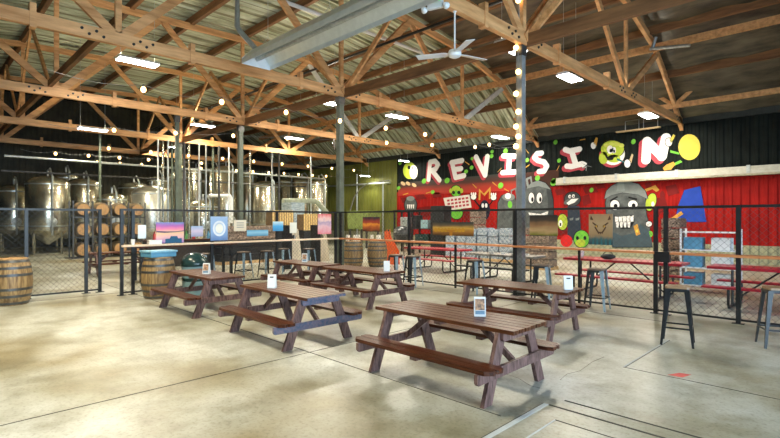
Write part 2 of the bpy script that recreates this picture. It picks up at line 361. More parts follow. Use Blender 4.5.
# menu stands
def menu(tab, u, v, rz, label, picture):
    c, s = math.cos(tab.rotation_euler.z), math.sin(tab.rotation_euler.z)
    k_ = 1.32
    t = thing('menu_stand', label, 'menu stand', (tab.location.x+u*c-v*s, tab.location.y+u*s+v*c, .736), rz, 'menu stands on the picnic tables')
    MB().box(-.05, .05, -.035, .035, 0, .008).build('base', ACRY, t)
    MB().prism([(-.036, .008), (-.03, .008), (-.004, .165), (-.010, .165)], FX, -.05, .05).build('front_card', PAPER, t)
    MB().prism([(.036, .008), (.03, .008), (.004, .165), (.010, .165)], FX, -.05, .05).build('back_card', PAPER, t)
    fn = lambda a, b, q: (a, -.0365+(b-.008)*.1656-.001+q*.002-.0005, b)
    t.scale = (k_, k_, k_)
    if picture == 'photo':
        MB().prism([(-.04, .055), (.04, .055), (.04, .15), (-.04, .15)], fn, -.4, .2).build('card_picture', mat('menu photo print', (.03, .03, .05), .4, scale=30, col2=(.75, .42, .22), detail=2), t)
        MB().prism([(-.04, .02), (.04, .02), (.04, .05), (-.04, .05)], fn, -.4, .2).build('card_caption', mat('menu grey print', (.15, .25, .35), .4), t)
    elif picture == 'bar':
        MB().prism([(-.022, .125), (.022, .125), (.022, .14), (-.022, .14)], fn, -.4, .2).build('card_caption', BLK, t)
    return t
menu(T1, .31, .07, math.radians(38), 'menu stand with a dark photo print, on the nearest picnic table', 'photo')
menu(T2, .86, .03, math.radians(38), 'menu stand with dark header bar at right end of the table behind the nearest', 'bar')
menu(T3, -.26, -.16, math.radians(40), 'white menu stand with dark bar on the table with blue light painted on its end', 'bar')
menu(T4, .16, -.05, math.radians(40), 'menu stand with picture on the leftmost picnic table', 'photo')
menu(T5, -.1, .05, math.radians(45), 'menu stand with print on the furthest picnic table', 'photo')
menu(T6, .73, .05, math.radians(45), 'plain white menu stand on the table before the barrels', '')

# ------------------------------------------------------------------ fences
FXL, FYR = -12.8, 10.35
def linkmesh(length, z0, z1, cell=.085, w=.006):
    mb = MB(); h = z1-z0; k = -h
    while k < length:
        for sg in (1, -1):
            a0, a1 = (k, k+h) if sg > 0 else (k+h, k)
            zz0, zz1 = z0, z1; lo, hi = a0, a1
            def clip(a):                   # height on this wire at position a
                return z0+(a-a0)/(a1-a0)*h
            mn, mx = min(a0, a1), max(a0, a1)
            c0, c1 = max(mn, 0), min(mx, length)
            if c1-c0 < .02: continue
            p = (c0, clip(c0)); q = (c1, clip(c1)); y = .004*sg
            mb.add([(p[0]-w/2, y-w/2, p[1]), (p[0]+w/2, y-w/2, p[1]), (p[0], y+w/2, p[1]), (q[0]-w/2, y-w/2, q[1]), (q[0]+w/2, y-w/2, q[1]), (q[0], y+w/2, q[1])], [(0,1,4,3),(1,2,5,4),(2,0,3,5)])
        k += cell*1.414
    return mb
def fence(name, label, loc, rz, length, posts, ledge=None, lm=None, top=2.1, mids=()):
    t = thing(name, label, 'fence', loc, rz, 'black wire fences')
    for p in posts:
        MB().box(p-.035, p+.035, -.035, .035, 0, top).box(p-.09, p+.09, -.06, .06, 0, .012).build('fence_post', BLK, t)
    for p in mids: MB().box(p-.022, p+.022, -.022, .022, 0, 1.18).build('ledge_prop', BLK, t)
    MB().box(0, length, -.022, .022, top-.05, top).build('top_rail', BLK, t)
    MB().box(0, length, -.018, .018, .05, .085).build('bottom_rail', BLK, t)
    linkmesh(length, .07, top-.03).build('chain_link_mesh', WIRE, t)
    if ledge:
        MB().box(ledge[0], ledge[1], -.13, .13, 1.17, 1.215).build('bar_ledge', lm, t, .006)
    return t
LL = FYR-3.62
fence('wire_fence', 'black wire fence on the left with a pale wooden ledge and pictures', (FXL, 3.62, 0), math.pi/2, LL, [.0, .25, 2.25, 4.3, LL-.16], (-.02, LL-.1), RAILP)
xr = lambda px: xon(px, FYR)-FXL
fence('wire_fence', 'long black wire fence on the right with a varnished wooden ledge', (FXL+.05, FYR, 0), 0, 13.6, [0.03, xr(408), xr(513), xr(653), xr(663), xr(735), 13.5], (.1, 13.6), RAILW, mids=(xr(454), xr(577)))
fence('wire_fence', 'wire fence beyond the gate opening at the left edge', (-13.8, -1.2, 0), math.pi/2, 4.64, [0, 1.5, 3.1, 4.3, 4.6])
MB_ = MB().box(-.13, .13, -.05, .05, 0, .2)
tag(MB_.build('gate_lock', BLK, loc=(xon(664, FYR), FYR-.09, 1.02)), 'black lock box on the fence post beside the right edge', 'lock')

# pictures hung on the fences
def ramp_mat(name, stops, scale=2.0, distort=.35, axis='Z', rough=.5):
    m = D.materials.new(name); m.use_nodes = True; nt = m.node_tree; N = nt.nodes; L = nt.links
    b = N['Principled BSDF']; b.inputs['Roughness'].default_value = rough
    tc = N.new('ShaderNodeTexCoord'); nz = N.new('ShaderNodeTexNoise'); sp = N.new('ShaderNodeSeparateXYZ'); ad = N.new('ShaderNodeMath'); ad.operation = 'MULTIPLY_ADD'
    cr = N.new('ShaderNodeValToRGB'); nz.inputs['Scale'].default_value = scale; nz.inputs['Detail'].default_value = 4
    L.new(tc.outputs['Generated'], nz.inputs['Vector']); L.new(tc.outputs['Generated'], sp.inputs[0])
    ad.inputs[1].default_value = distort; L.new(nz.outputs['Fac'], ad.inputs[0])
    sb = N.new('ShaderNodeMath'); sb.operation = 'SUBTRACT'; sb.inputs[1].default_value = distort*.5
    L.new(sp.outputs[axis], sb.inputs[0]); L.new(sb.outputs[0], ad.inputs[2]); L.new(ad.outputs[0], cr.inputs['Fac'])
    el = cr.color_ramp.elements
    while len(el) > 1: el.remove(el[-1])
    el[0].position = stops[0][0]; el[0].color = (*stops[0][1], 1)
    for p, c in stops[1:]:
        e = el.new(p); e.color = (*c, 1)
    L.new(cr.outputs['Color'], b.inputs['Base Color']); return m
def picture(label, side, px0, px1, py0, py1, stops, name='painting', sc=3.0, dist=.2, axis='Z', off=.06, extra=None, cat='painting'):
    if side == 'L':
        X = FXL+off; a, b = yon(px0, X), yon(px1, X); ym = (a+b)/2; z1 = zat(py0, X, ym); z0 = zat(py1, X, ym); loc = (X, ym, z0); rz = math.pi/2
    else:
        Y = FYR-off; a, b = xon(px0, Y), xon(px1, Y); xm = (a+b)/2; z1 = zat(py0, xm, Y); z0 = zat(py1, xm, Y); loc = (xm, Y, z0); rz = 0
    w, h = b-a, z1-z0
    t = thing(name, label, cat, loc, rz, 'pictures hung on the wire fence')
    MB().box(-w/2, w/2, -.012, .016, 0, h).build('canvas', ramp_mat(label, stops, sc, dist, axis), t)
    MB().box(-w/2+.02, w/2-.02, .016, .03, .02, h-.02).build('stretcher_frame', CARD, t)
    if extra: extra(t, w, h)
    return t
def disc(cx, cz, rx, rz, y0, y1, n=24, a0=0): 
    return MB().prism([(cx+rx*math.cos(a0+2*math.pi*i/n), cz+rz*math.sin(a0+2*math.pi*i/n)) for i in range(n)], FY, y0, y1)
def ex_sunset(t, w, h):
    MB().prism([(-.5*w, .53*h), (-.2*w, .50*h), (.2*w, .52*h), (.5*w, .56*h), (.5*w, .60*h), (.2*w, .555*h), (-.1*w, .56*h), (-.5*w, .59*h)], FY, -.015, -.012).build('painted_shore', paint('violet shore', (.10, .07, .16)), t)
    MB().prism([(-.18*w, .0), (.42*w, 0), (.42*w, .22*h), (.28*w, .22*h), (.25*w, .33*h), (.02*w, .33*h), (-.02*w, .22*h), (-.18*w, .2*h)], FY, -.016, -.012).build('painted_jetty', paint('blue jetty', (.03, .11, .22)), t)
picture('sunset lake painting in pink and violet on the left fence', 'L', 156, 183.7, 222.3, 243, [(0, (.25, .15, .45)), (.3, (.80, .45, .45)), (.5, (.85, .55, .30)), (.68, (.80, .22, .38)), (.85, (.45, .12, .45)), (1, (.18, .25, .55))], extra=ex_sunset)
def ex_mandala(t, w, h):
    for r, c, nm in ((.40, (.75, .80, .88), 'pale'), (.30, (.50, .62, .80), 'mid blue'), (.24, (.85, .84, .78), 'cream')):
        disc(0, h*.5, w*r*.95, w*r*1.1, -.0125-(.4-r)*.02, -.012).build('painted_ring', paint('ring '+nm, c), t)
picture('blue painting with a white round flower pattern on the left fence', 'L', 210.5, 227.5, 216.5, 240.5, [(0, (.10, .20, .45)), (.35, (.25, .40, .68)), (1, (.35, .50, .75))], extra=ex_mandala)
picture('small lilac sky painting left of the blue flower painting', 'L', 191, 203, 226, 236.5, [(0, (.25, .30, .50)), (.5, (.60, .50, .65)), (1, (.30, .42, .62))])
def ex_print(t, w, h):
    for k in range(3): MB().box(-w*.3, w*.3, -.015, -.012, h*(.3+.2*k), h*(.38+.2*k)).build('printed_line', paint('grey print', (.35, .33, .30)), t)
picture('blank white sheet clipped to the fence left of the sunset painting', 'L', 138, 146, 225, 238.5, [(0, (.62, .72, .80)), (1, (.80, .84, .88))], 'paper_sheet', cat='paper')
picture('cream signboard with brown lettering, right of the blue flower painting', 'L', 234, 246, 220, 231, [(0, (.68, .60, .46)), (1, (.80, .72, .58))], 'signboard', extra=ex_print, cat='sign')
picture('small bright blue painting hung on the left fence', 'L', 273, 283, 221.5, 231, [(0, (.05, .25, .55)), (.5, (.08, .40, .72)), (1, (.55, .75, .85))])
picture('white paper sheet beside the small bright blue painting', 'L', 290, 296.5, 222.5, 233, [(0, (.78, .76, .66)), (1, (.80, .80, .72))], 'paper_sheet', cat='paper')
picture('pink and mauve abstract painting near the fence corner', 'L', 318, 331, 214, 234, [(0, (.70, .20, .24)), (.35, (.72, .45, .50)), (.6, (.40, .30, .45)), (.75, (.78, .55, .50)), (1, (.65, .12, .14))], sc=4, dist=.6)
picture('long pale blue banner low on the left fence', 'L', 247, 268, 230, 236, [(0, (.05, .25, .42)), (.6, (.30, .55, .70)), (1, (.10, .35, .55))], 'banner', cat='banner')
picture('dark painting with a glowing orange sunset, right of the corner post', 'R', 363, 379.5, 217, 231.5, [(0, (.03, .01, .01)), (.3, (.45, .10, .02)), (.45, (.80, .30, .03)), (.6, (.40, .05, .02)), (1, (.02, .015, .03))], sc=3, dist=.5)
def ex_land(t, w, h):
    for i in range(9):
        x = -w*.45+i*w*.085; b = h*(.25+.05*random.random()); MB().prism([(x, b), (x+w*.06, b), (x+w*.08, b+h*.16), (x+w*.03, b+h*.3), (x-w*.01, b+h*.2)], FY, -.015, -.012).build('painted_cactus', paint('gold brush', (.55, .28, .03)), t)
    MB().prism([(-w*.06, 0), (0, 0), (w*.01, h*.3), (w*.12, h*.42), (-w*.18, h*.42), (-w*.07, h*.3)], FY, -.017, -.012).build('painted_tree', paint('ochre tree', (.48, .20, .03)), t)
picture('wide desert landscape painting in gold and dark green', 'R', 433, 473.5, 222, 235.8, [(0, (.05, .025, .01)), (.25, (.30, .12, .02)), (.55, (.62, .35, .06)), (.75, (.15, .10, .05)), (1, (.02, .03, .03))], sc=3, dist=.35, extra=ex_land)
picture('painting of a misty green and brown field under the grey cartoon tank', 'R', 530, 557.5, 215, 235.5, [(0, (.14, .14, .01)), (.25, (.46, .29, .13)), (.5, (.28, .14, .06)), (.72, (.05, .03, .02)), (1, (.01, .01, .01))], sc=2.5, dist=.35)
def ex_lion(t, w, h):
    dk = paint('dark fur lines', (.10, .05, .03))
    for s in (-1, 1):
        MB().prism([(s*.10*w, .62*h), (s*.33*w, .74*h), (s*.34*w, .70*h), (s*.12*w, .56*h)], FY, -.016, -.012).build('painted_brow', dk, t)
        MB().prism([(s*.05*w, .40*h), (s*.22*w, .60*h), (s*.25*w, .56*h), (s*.07*w, .34*h)], FY, -.016, -.012).build('painted_cheek_line', dk, t)
        MB().prism([(s*.30*w, .80*h), (s*.40*w, .95*h), (s*.44*w, .82*h)], FY, -.016, -.012).build('painted_ear', dk, t)
        disc(s*.17*w, .60*h, .035*w, .03*h, -.017, -.012, 10).build('painted_eye', paint('amber eye', (.55, .30, .05)), t)
    MB().prism([(-.08*w, .42*h), (.08*w, .42*h), (0, .34*h)], FY, -.017, -.012).build('painted_nose', dk, t)
    for k in range(5): MB().prism([(-.36*w+k*.18*w, .0), (-.26*w+k*.18*w, 0), (-.31*w+k*.18*w, .24*h)], FY, -.015, -.012).build('painted_mane_lock', paint('teal lock', (.04, .15, .17)), t)
picture('tan painting of a wild cat face with a teal lower edge', 'R', 589, 612.5, 214, 244.8, [(0, (.012, .05, .065)), (.18, (.05, .10, .10)), (.3, (.34, .21, .10)), (.7, (.44, .29, .15)), (1, (.34, .20, .10))], sc=5, dist=.25, extra=ex_lion)

# ------------------------------------------------------------------ barrels and neighbours
def barrel_parts(t, s=1.0, axis='z', head=True):
    pr = [(.285, 0), (.325, .12), (.355, .3), (.365, .46), (.355, .62), (.325, .8), (.285, .92)]
    pr = [(r*s, z*s) for r, z in pr]
    MB().lathe(pr, n=22, axis=axis).build('staves', OAK, t)
    for z0 in (.02, .16, .30, .58, .72, .85):
        z0 *= s; w = .05*s
        def rad(z):
            for (ra, a), (rb, b) in zip(pr, pr[1:]):
                if a <= z <= b: return ra+(rb-ra)*(z-a)/(b-a)
            return pr[-1][0]
        MB().lathe([(rad(z0)-.004, z0), (rad(z0)+.006, z0), (rad(z0+w)+.006, z0+w), (rad(z0+w)-.004, z0+w)], n=22, axis=axis, caps=False).build('hoop', HOOP, t)
    c = (0, 0, .92*s) if axis == 'z' else (.92*s, 0, 0)
    MB().lathe([(.265*s, -.02), (.262*s, .006)], c, 22, axis).build('barrel_head', OAKH, t)
bx, by = -11.85, 4.14
B1 = thing('barrel', 'upright oak barrel under the pale ledge with a blue box on it', 'barrel', (bx, by, 0)); barrel_parts(B1, 1.04)
cb = thing('storage_box', 'flat blue plastic box on the upright barrel at the left', 'box', (bx, by, .965), .15)
MB().box(-.25, .25, -.3, .3, 0, .11).build('tray', CLOTHB, cb, .01); MB().box(-.27, .27, -.32, .32, .11, .15).build('lid', mat('pale blue plastic', (.22, .45, .62), .4), cb, .008)
B2 = thing('barrel', 'upright oak barrel behind the fence just right of the corner post', 'barrel', (-14.1, 12.1, 0)); barrel_parts(B2, 1.08)
dup(B2, (-13.55, 12.85, 0), .5, 'upright oak barrel second from the corner post, behind the right fence')
dup(B2, (-13.2, 1.55, 0), .7, 'upright oak barrel by the fence at the far left edge')
for i, (x, y) in enumerate(((-14.25, 11.95), (-14.0, 12.1), (-14.1, 12.35), (-13.75, 12.75), (-13.5, 12.9), (-13.35, 12.7))):
    t = thing('can', 'white beer can standing on a barrel behind the right fence', 'can', (x, y, 1.0), 0, 'cans on the fence barrels')
    MB().lathe([(.07, 0), (.08, .02), (.08, .2), (.065, .23)], n=12).build('can_body', mat('white can print', (.62, .58, .48), .35, scale=18, col2=(.85, .84, .80)), t)
    MB().lathe([(.064, .23), (.06, .236)], n=12).build('can_lid', GALV, t)
# rack of lying barrels
places = ['far left', 'second', 'third', 'right end']; rows = ['bottom row', 'middle row', 'top row']
HB = None
for r, z in enumerate((.34, 1.29, 2.24)):
    for c, Y in enumerate((5.75, 6.53, 7.31, 8.09)):
        lab = 'lying oak barrel on the rack beyond the gate, %s, %s' % (rows[r], places[c])
        if HB is None:
            HB = thing('barrel', lab, 'barrel', (-26.9, Y, z+.06), 0, 'lying barrels on the rack'); barrel_parts(HB, .98, 'x')
        else: dup(HB, (-26.9, Y, z+.06), 0, lab)
rk = thing('barrel_rack', 'dark steel rack carrying lying barrels beyond the gate', 'rack', (-26.5, 6.7, 0))
for y in (-1.35, -.56, .22, 1.0, 1.78):
    for x in (-.38, .38): MB().box(x-.03, x+.03, y-.03, y+.03, 0, 2.7).build('upright', HOOP, rk)
for z in (.0, .95, 1.9):
    for x in (-.32, .32): MB().box(x-.035, x+.035, -1.38, 1.82, z, z+.06).build('rack_rail', HOOP, rk)
# waste bin
tx, ty = -11.75, 4.95
bn = thing('trash_can', 'teal grey round trash can with dark domed lid behind the leftmost table', 'trash can', (tx, ty, 0))
MB().lathe([(.25, 0), (.27, .04), (.30, .72)], n=24).build('bin_body', TEAL, bn)
MB().lathe([(.315, .70), (.325, .73), (.325, .78), (.29, .88), (.19, .99), (.06, 1.03), (0, 1.035)], n=24).build('domed_lid', TEALD, bn)
MB().lathe([(.285, .34), (.30, .36), (.30, .40), (.29, .42)], n=24, caps=False).build('rim_band', TEALD, bn)
# bits on the left ledge
for px, w, h, lab in ((154, .30, .09, 'white box lying on the pale ledge above the barrel'), (132.5, .1, .12, 'small white cup at the left end of the pale ledge')):
    t = thing('paper_box' if w > .2 else 'paper_cup', lab, 'box' if w > .2 else 'cup', (FXL+.03, yon(px, FXL), 1.216), math.pi/2)
    if w > .2: MB().box(-w/2, w/2, -.09, .09, 0, h).build('carton', PAPER, t); MB().box(-w/2-.004, w/2+.004, -.094, .094, h, h+.012).build('lid', PAPER, t)
    else: MB().lathe([(.035, 0), (.05, h)], n=14).build('cup_body', PAPER, t); MB().lathe([(.052, h), (.052, h+.01), (.03, h+.018)], n=14).build('lid', PAPER, t)

# ------------------------------------------------------------------ stools
def stool(name, label, loc, rz, seatm, legm, H=.80, legB=None):
    t = thing(name, label, 'bar stool', loc, rz, 'metal bar stools')
    a = .155; r = .03
    pl = [(-a+r, -a), (a-r, -a), (a, -a+r), (a, a-r), (a-r, a), (-a+r, a), (-a, a-r), (-a, -a+r)]
    MB().prism(pl, FZ, H-.03, H).build('seat', seatm, t, .006)
    MB().prism([(x*.97, y*.97) for x, y in pl], FZ, H-.075, H-.03).build('apron', legm, t)
    for sx in (-1, 1):
        for sy in (-1, 1):
            m = legB if (legB and sx > 0) else legm
            top = [(sx*.15, sy*.15), (sx*.085, sy*.15), (sx*.15, sy*.085)]; bot = [(sx*.215, sy*.215), (sx*.185, sy*.215), (sx*.215, sy*.185)]
            vs = [(x, y, H-.04) for x, y in top]+[(x, y, 0) for x, y in bot]
            MB().add(vs, [(0,1,2),(5,4,3),(0,3,4,1),(1,4,5,2),(2,5,3,0)]).build('leg', m, t)
    q = .19; br = MB()
    for p0, p1 in (((-q,-q),(q,-q)),((q,-q),(q,q)),((q,q),(-q,q)),((-q,q),(-q,-q))): br.bar((*p0, .26), (*p1, .26), .008, .025)
    br.build('foot_ring', legm, t)
    return t
S0 = stool('bar_stool', 'large black bar stool with wooden seat at the right edge, nearest the camera', (-2.02, 8.06, 0), .2, mat('stool seat wood', (.20, .12, .07), .4, scale=5, stretch=(.5, 6, 6), col2=(.36, .23, .13)), BLKS, .86)
S1 = stool('bar_stool', 'black and pale steel bar stool between second table and red table', (0, 0, 0), 0, mat('grey brown seat', (.16, .11, .08), .4), BLKS, .84, BLUS)
x, y = at(600, 308.5); S1.location = (x, y-.15, 0); S1.rotation_euler.z = .1
for px, py, dz, lab in ((542, 302, .3, 'bar stool with pale side, standing by the foot of the pale post'),
                        (475, 293, .0, 'bar stool left of the pale post at the right fence ledge'),
                        (413, 286, .2, 'bar stool standing before the left red table'),
                        (396, 284, .1, 'bar stool partly behind the one before the left red table')):
    x, y = at(px, py); y = min(y, FYR-.32); dup(S1, (x, y, 0), dz, lab)
for X, Y, dz, lab in ((-13.9, 6.2, .2, 'pale sided bar stool behind the left fence, left of three'), (-13.7, 7.3, .3, 'bar stool behind the left fence, middle of three'),
                      (-13.6, 8.05, .1, 'bar stool behind the left fence, nearest the cornhole boards'), (-14.3, 9.1, .15, 'bar stool between the two cornhole boards'), (-13.65, 9.7, .1, 'bar stool tucked in the fence corner by the post')):
    dup(S1, (X, Y, 0), dz, lab)
dup(S0, (-.95, 8.9, 0), .4, 'black bar stool beyond the right edge of the red table')

# ------------------------------------------------------------------ red tables behind the right fence
def beertable(name, label, loc, rz, L, topm, benchm, topz=.80, cat='picnic table', round_frame=False):
    t = thing(name, label, cat, loc, rz, 'steel framed tables behind the right fence')
    MB().box(-L/2, L/2, -.37, .37, topz-.06, topz).build('tabletop', topm, t, .01)
    for s in (-1, 1): MB().box(-L/2, L/2, s*.72-.14, s*.72+.14, .42, .46).build('bench_seat', benchm, t, .008)
    for e in (-1, 1):
        x = e*(L/2-.45)
        MB().tube([(x, -.72, .41), (x, -.72, .1), (x, -.66, .03), (x, .66, .03), (x, .72, .1), (x, .72, .41)], .025, 8).build('foot_frame', BLK, t)
        for s in (-1, 1): MB().tube([(x, s*.3, topz-.07), (x, s*.3, .03)], .025, 8).build('leg', BLK, t)
        MB().tube([(x, 0, .12), (x-e*.75, 0, topz-.08)], .018, 8).build('brace', BLK, t)
    return t
beertable('picnic_table', 'long red picnic table with black steel frame behind the right end of the fence', (-4.35, 12.55, 0), 0, 2.75, RED, RED, .84)
beertable('picnic_table', 'red picnic table with black steel frame left of the dark one', (-11.1, 13.5, 0), 0, 2.6, RED, RED)
GREY = mat('grey weathered tabletop', (.20, .18, .16), .5, scale=5, stretch=(.5, 5, 5), col2=(.34, .32, .30))
beertable('picnic_table', 'dark steel framed picnic table with grey top, between the two red ones', (-7.75, 12.6, 0), 0, 2.3, GREY, BLKS)
beertable('picnic_table', 'red picnic table at the far right beyond the fence posts', (-1.2, 12.55, 0), 0, 2.6, RED, RED, .84)
bg = thing('bag', 'small dark bag lying on the long red table', 'bag', (xon(608, 12.35), 12.35, .842), .3)
MB().ball((0, 0, .07), .1, 14, 8, (1.8, .8, .7)).build('pouch', BLKS, bg); MB().tube([(-.12, 0, .12), (-.05, 0, .19), (.05, 0, .19), (.12, 0, .12)], .01, 6).build('handle', BLK, bg)
cu = thing('cup', 'white cup standing at the left end of the long red table', 'cup', (xon(582, 12.5), 12.5, .842))
MB().lathe([(.035, 0), (.05, .16)], n=14).build('cup_body', PAPER, cu); MB().lathe([(.053, .16), (.053, .172), (.03, .18)], n=14).build('lid', PAPER, cu)
for i, px in enumerate((491, 503, 514, 526)):
    t = thing('paper_tray', 'white paper tray on the dark steel framed table', 'tray', (xon(px, 12.5), 12.5, .802), i*.4, 'paper trays on the dark table')
    MB().lathe([(.07, 0), (.1, .05), (.093, .05), (.066, .008)], n=12).build('tray_shell', PAPER, t)

# cans, crates and other goods between fence and mural
def wrapped(label, px, w, h, Y, m, layers=3, z0=.12, name='can_stack', cat='can stack'):
    X = xon(px, Y); t = thing(name, label, cat, (X, Y, 0), 0, 'wrapped can stacks before the mural')
    MB().box(-w/2-.03, w/2+.03, -.36, .36, 0, z0).build('pallet', CARD, t)
    for k in range(layers):
        a = z0+k*(h-z0)/layers; b = z0+(k+1)*(h-z0)/layers-.025
        lm = MB().box(-w/2+.01, w/2-.01, -.33, .33, a, b-.03)
        nx = max(2, int(w/.13))
        for i in range(nx):
            for j in range(5):
                lm.lathe([(.06, b-.03-a), (.05, b-a)], (-w/2+(i+.5)*w/nx, -.28+j*.14, a), 8)
        lm.build('can_layer', m, t)
    return t
order = ['leftmost', 'second from left', 'third from left', 'fourth from left', 'fifth from left', 'rightmost']
for i, px in enumerate((454, 465, 475, 486, 497, 508)):
    wrapped('stack of wrapped white and blue cans behind the fence, %s of six' % order[i], px, .50, 1.42+(i % 2)*.06, 18.2, WRAP, 4)
wrapped('stack of patterned brown cans below the misty field painting', 541, .95, 1.55, 16.5, PATT, 5)
wrapped('tall stack of patterned cans behind the wild cat painting', 478, .5, 2.3, 19.5, PATT, 6)
wrapped('stack of patterned cans near the right fence posts', 674, .5, 1.9, 15.6, PATT, 6)
sh = thing('shelf_unit', 'white wire shelf with boxes right of the fence posts', 'shelf', (-2.85, 14.3, 0))
for x in (-.6, .6):
    for y in (-.25, .25): MB().box(x-.02, x+.02, y-.02, y+.02, 0, 1.6).build('upright', WHTM, sh)
for z in (.15, .6, 1.05, 1.5): MB().box(-.62, .62, -.27, .27, z, z+.03).build('shelf_board', WHTM, sh)
k = 0
for z, zz in ((.18, 'bottom'), (.63, 'lower middle'), (1.08, 'upper middle')):
    for x, xx in ((-.35, 'left'), (.25, 'right')):
        tag(MB().box(-.2, .2, -.2, .2, 0, .3).build('carton', PAPER if (k % 2) else CLOTHB, loc=(-2.85+x, 14.3, z), bevel=.01), '%s carton on the %s shelf of the white wire unit, %s side' % ('white' if k % 2 else 'blue', zz, xx), 'carton'); k += 1
# orange wedge sign
ow = thing('floor_sign', 'orange folding floor sign behind the fence, right of the barrels', 'sign', (xon(389, 13.9), 13.9, 0), .1)
MB().prism([(-.22, .0), (-.20, 1.35), (-.06, 1.42), (.0, 1.1), (.42, .55), (.45, 0)], FY, -.05, -.02).build('front_panel', ORANGE, ow)
MB().prism([(-.22, .0), (-.20, 1.35), (-.06, 1.42), (.0, 1.1), (.42, .55), (.45, 0)], FY, .12, .15).build('back_panel', ORANGE, ow)
MB().box(-.2, -.08, -.05, .15, 1.34, 1.4).build('hinge', BLK, ow)
# kettle grill and black rack
kx = xon(402, 16.5)
kg = thing('kettle_grill', 'round black kettle grill behind the left red table', 'grill', (kx, 16.5, 0))
MB().lathe([(.05, .75), (.32, .9), (.42, 1.12)], n=20).build('bowl', BLKS, kg); MB().lathe([(.43, 1.13), (.40, 1.32), (.25, 1.48), (0, 1.54)], n=20).build('lid', BLKS, kg)
for a in range(3): MB().tube([(.25*math.cos(a*2.1), .25*math.sin(a*2.1), .85), (.45*math.cos(a*2.1), .45*math.sin(a*2.1), 0)], .02, 6).build('leg', BLK, kg)
br = thing('equipment_rack', 'black equipment rack before the left end of the mural', 'rack', (xon(416, 19.5), 19.5, 0))
for x in (-1.35, 0, 1.35):
    for y in (-.3, .3): MB().box(x-.04, x+.04, y-.04, y+.04, 0, 2.35).build('upright', BLK, br)
for z in (.5, 1.3, 2.3): MB().box(-1.4, 1.4, -.34, .34, z, z+.05).build('shelf_board', BLK, br)
for i, (x, w, h, z, m, nm) in enumerate(((-.9, .7, .55, .55, BLKS, 'black case'), (.6, .9, .5, .55, TEALD, 'dark green case'), (-.7, .5, .6, 1.35, GALV, 'steel canister'), (.1, .35, .7, 1.35, BLKS, 'black loudspeaker'), (.8, .5, .45, 1.35, TEAL, 'teal case'))):
    t = thing('equipment_case', nm+' on the black equipment rack', 'case', (xon(416, 19.5)+x, 19.5, z))
    MB().box(-w/2, w/2, -.25, .25, 0, h).build('case_body', m, t, .02); MB().box(-.08, .08, -.27, -.25, h*.6, h*.68).build('handle', HOOP, t)
# cabinets black column shelves near 470
cc = thing('storage_cabinet', 'tall black cabinet left of the desert painting', 'cabinet', (xon(441, 18.7), 18.7, 0))
MB().box(-.42, .42, -.3, .3, 0, 2.5).build('cabinet_body', BLK, cc)
for s in (-1, 1):
    dr = MB().box(s*.205-.2, s*.205+.2, -.32, -.3, .08, 2.45).build('door', BLKS, cc); MB().box(s*.04-.012, s*.04+.012, -.35, -.32, 1.1, 1.3).build('handle', GALV, dr)
# green tub
tu = thing('tub', 'olive green rectangular tub standing against the olive wall', 'tub', (xon(364, 21), 21, 0))
MB().prism([(-.9, 1.2), (.9, 1.2), (1.0, 2.35), (-1.0, 2.35)], FY, -.6, .6).build('tub_body', GREENT, tu, .03)
MB().box(-1.05, 1.05, -.65, .65, 2.3, 2.38).build('rim', GREENT, tu)
for x in (-.8, .8):
    for y in (-.5, .5): MB().box(x-.05, x+.05, y-.05, y+.05, 0, 1.2).build('leg', HOOP, tu)
hs = MB().tube([(xon(350, 21.5), 21.5, 2.4), (xon(354, 21.5), 21.5, 3.3), (xon(360, 21.5), 21.5, 3.9), (xon(369, 21.5), 21.5, 4.25), (xon(390, 21.5), 21.5, 4.3)], .035, 8)
tag(hs.build('hose', WIREB), 'pale curved hose rising from the olive green tub', 'hose')
# cornhole boards
def cornhole(label, px, py0, py1, X):
    Y = yon(px, X); t = thing('cornhole_board', label, 'game board', (X, Y, 0), math.pi/2, 'cornhole boards')
    hz = 1.15; z0, z1 = .2, 1.5
    fn = lambda a, b, q: (a, q+(b-z0)*.22, b)
    n = 28; C = [(.09*math.cos(2*math.pi*i/n), hz+.10*math.sin(2*math.pi*i/n)) for i in range(n)]
    O = []
    for i in range(n):
        c, s = math.cos(2*math.pi*i/n), math.sin(2*math.pi*i/n); sc = min(.24/abs(c) if abs(c) > 1e-6 else 9, ((z1-hz) if s > 0 else (hz-z0))/abs(s) if abs(s) > 1e-6 else 9)
        O.append((c*sc, hz+s*sc))
    mb = MB()
    for i in range(n):
        j = (i+1) % n
        mb.prism([C[i], O[i], O[j], C[j]], fn, -.012, .012)
    mb.build('board_face', mat('pale board wood', (.58, .49, .36), .5, scale=5, stretch=(6, 1, .5), col2=(.74, .66, .50)), t)
    MB().prism([(-.24, z0), (-.24, z1), (-.21, z1), (-.21, z0)], fn, .012, .1).prism([(.21, z0), (.21, z1), (.24, z1), (.24, z0)], fn, .012, .1).build('side_frame', BLK, t)
    MB().box(-.52, -.27, -.08, .22, 0, 1.62).build('stand_post', BLK, t)
    return t
cornhole('cornhole board leaning in a black stand, left of the pair', 297, 237, 258, -15.2)
cornhole('cornhole board leaning in a black stand, right of the pair', 325, 236, 250, -15.0)
def crate(label, X, Y, w, h, z, rz=math.pi/2):
    t = thing('slatted_crate', label, 'crate', (X, Y, z), rz, 'slatted wooden crates')
    MB().box(-w/2, w/2, -.3, .3, 0, 1.3).build('dark_base', BLKS, t)
    n = max(4, int(w/.12))
    s = MB()
    for i in range(n): s.box(-w/2+i*w/n, -w/2+(i+.62)*w/n, -.3, -.27, 1.3, h)
    s.build('front_slats', mat('yellow crate wood', (.52, .34, .12), .55, scale=4, col2=(.68, .48, .20)), t)
    MB().box(-w/2, w/2, -.26, .3, 1.3, h-.03).build('crate_box', mat('crate inside', (.20, .12, .05), .7), t)
    return t
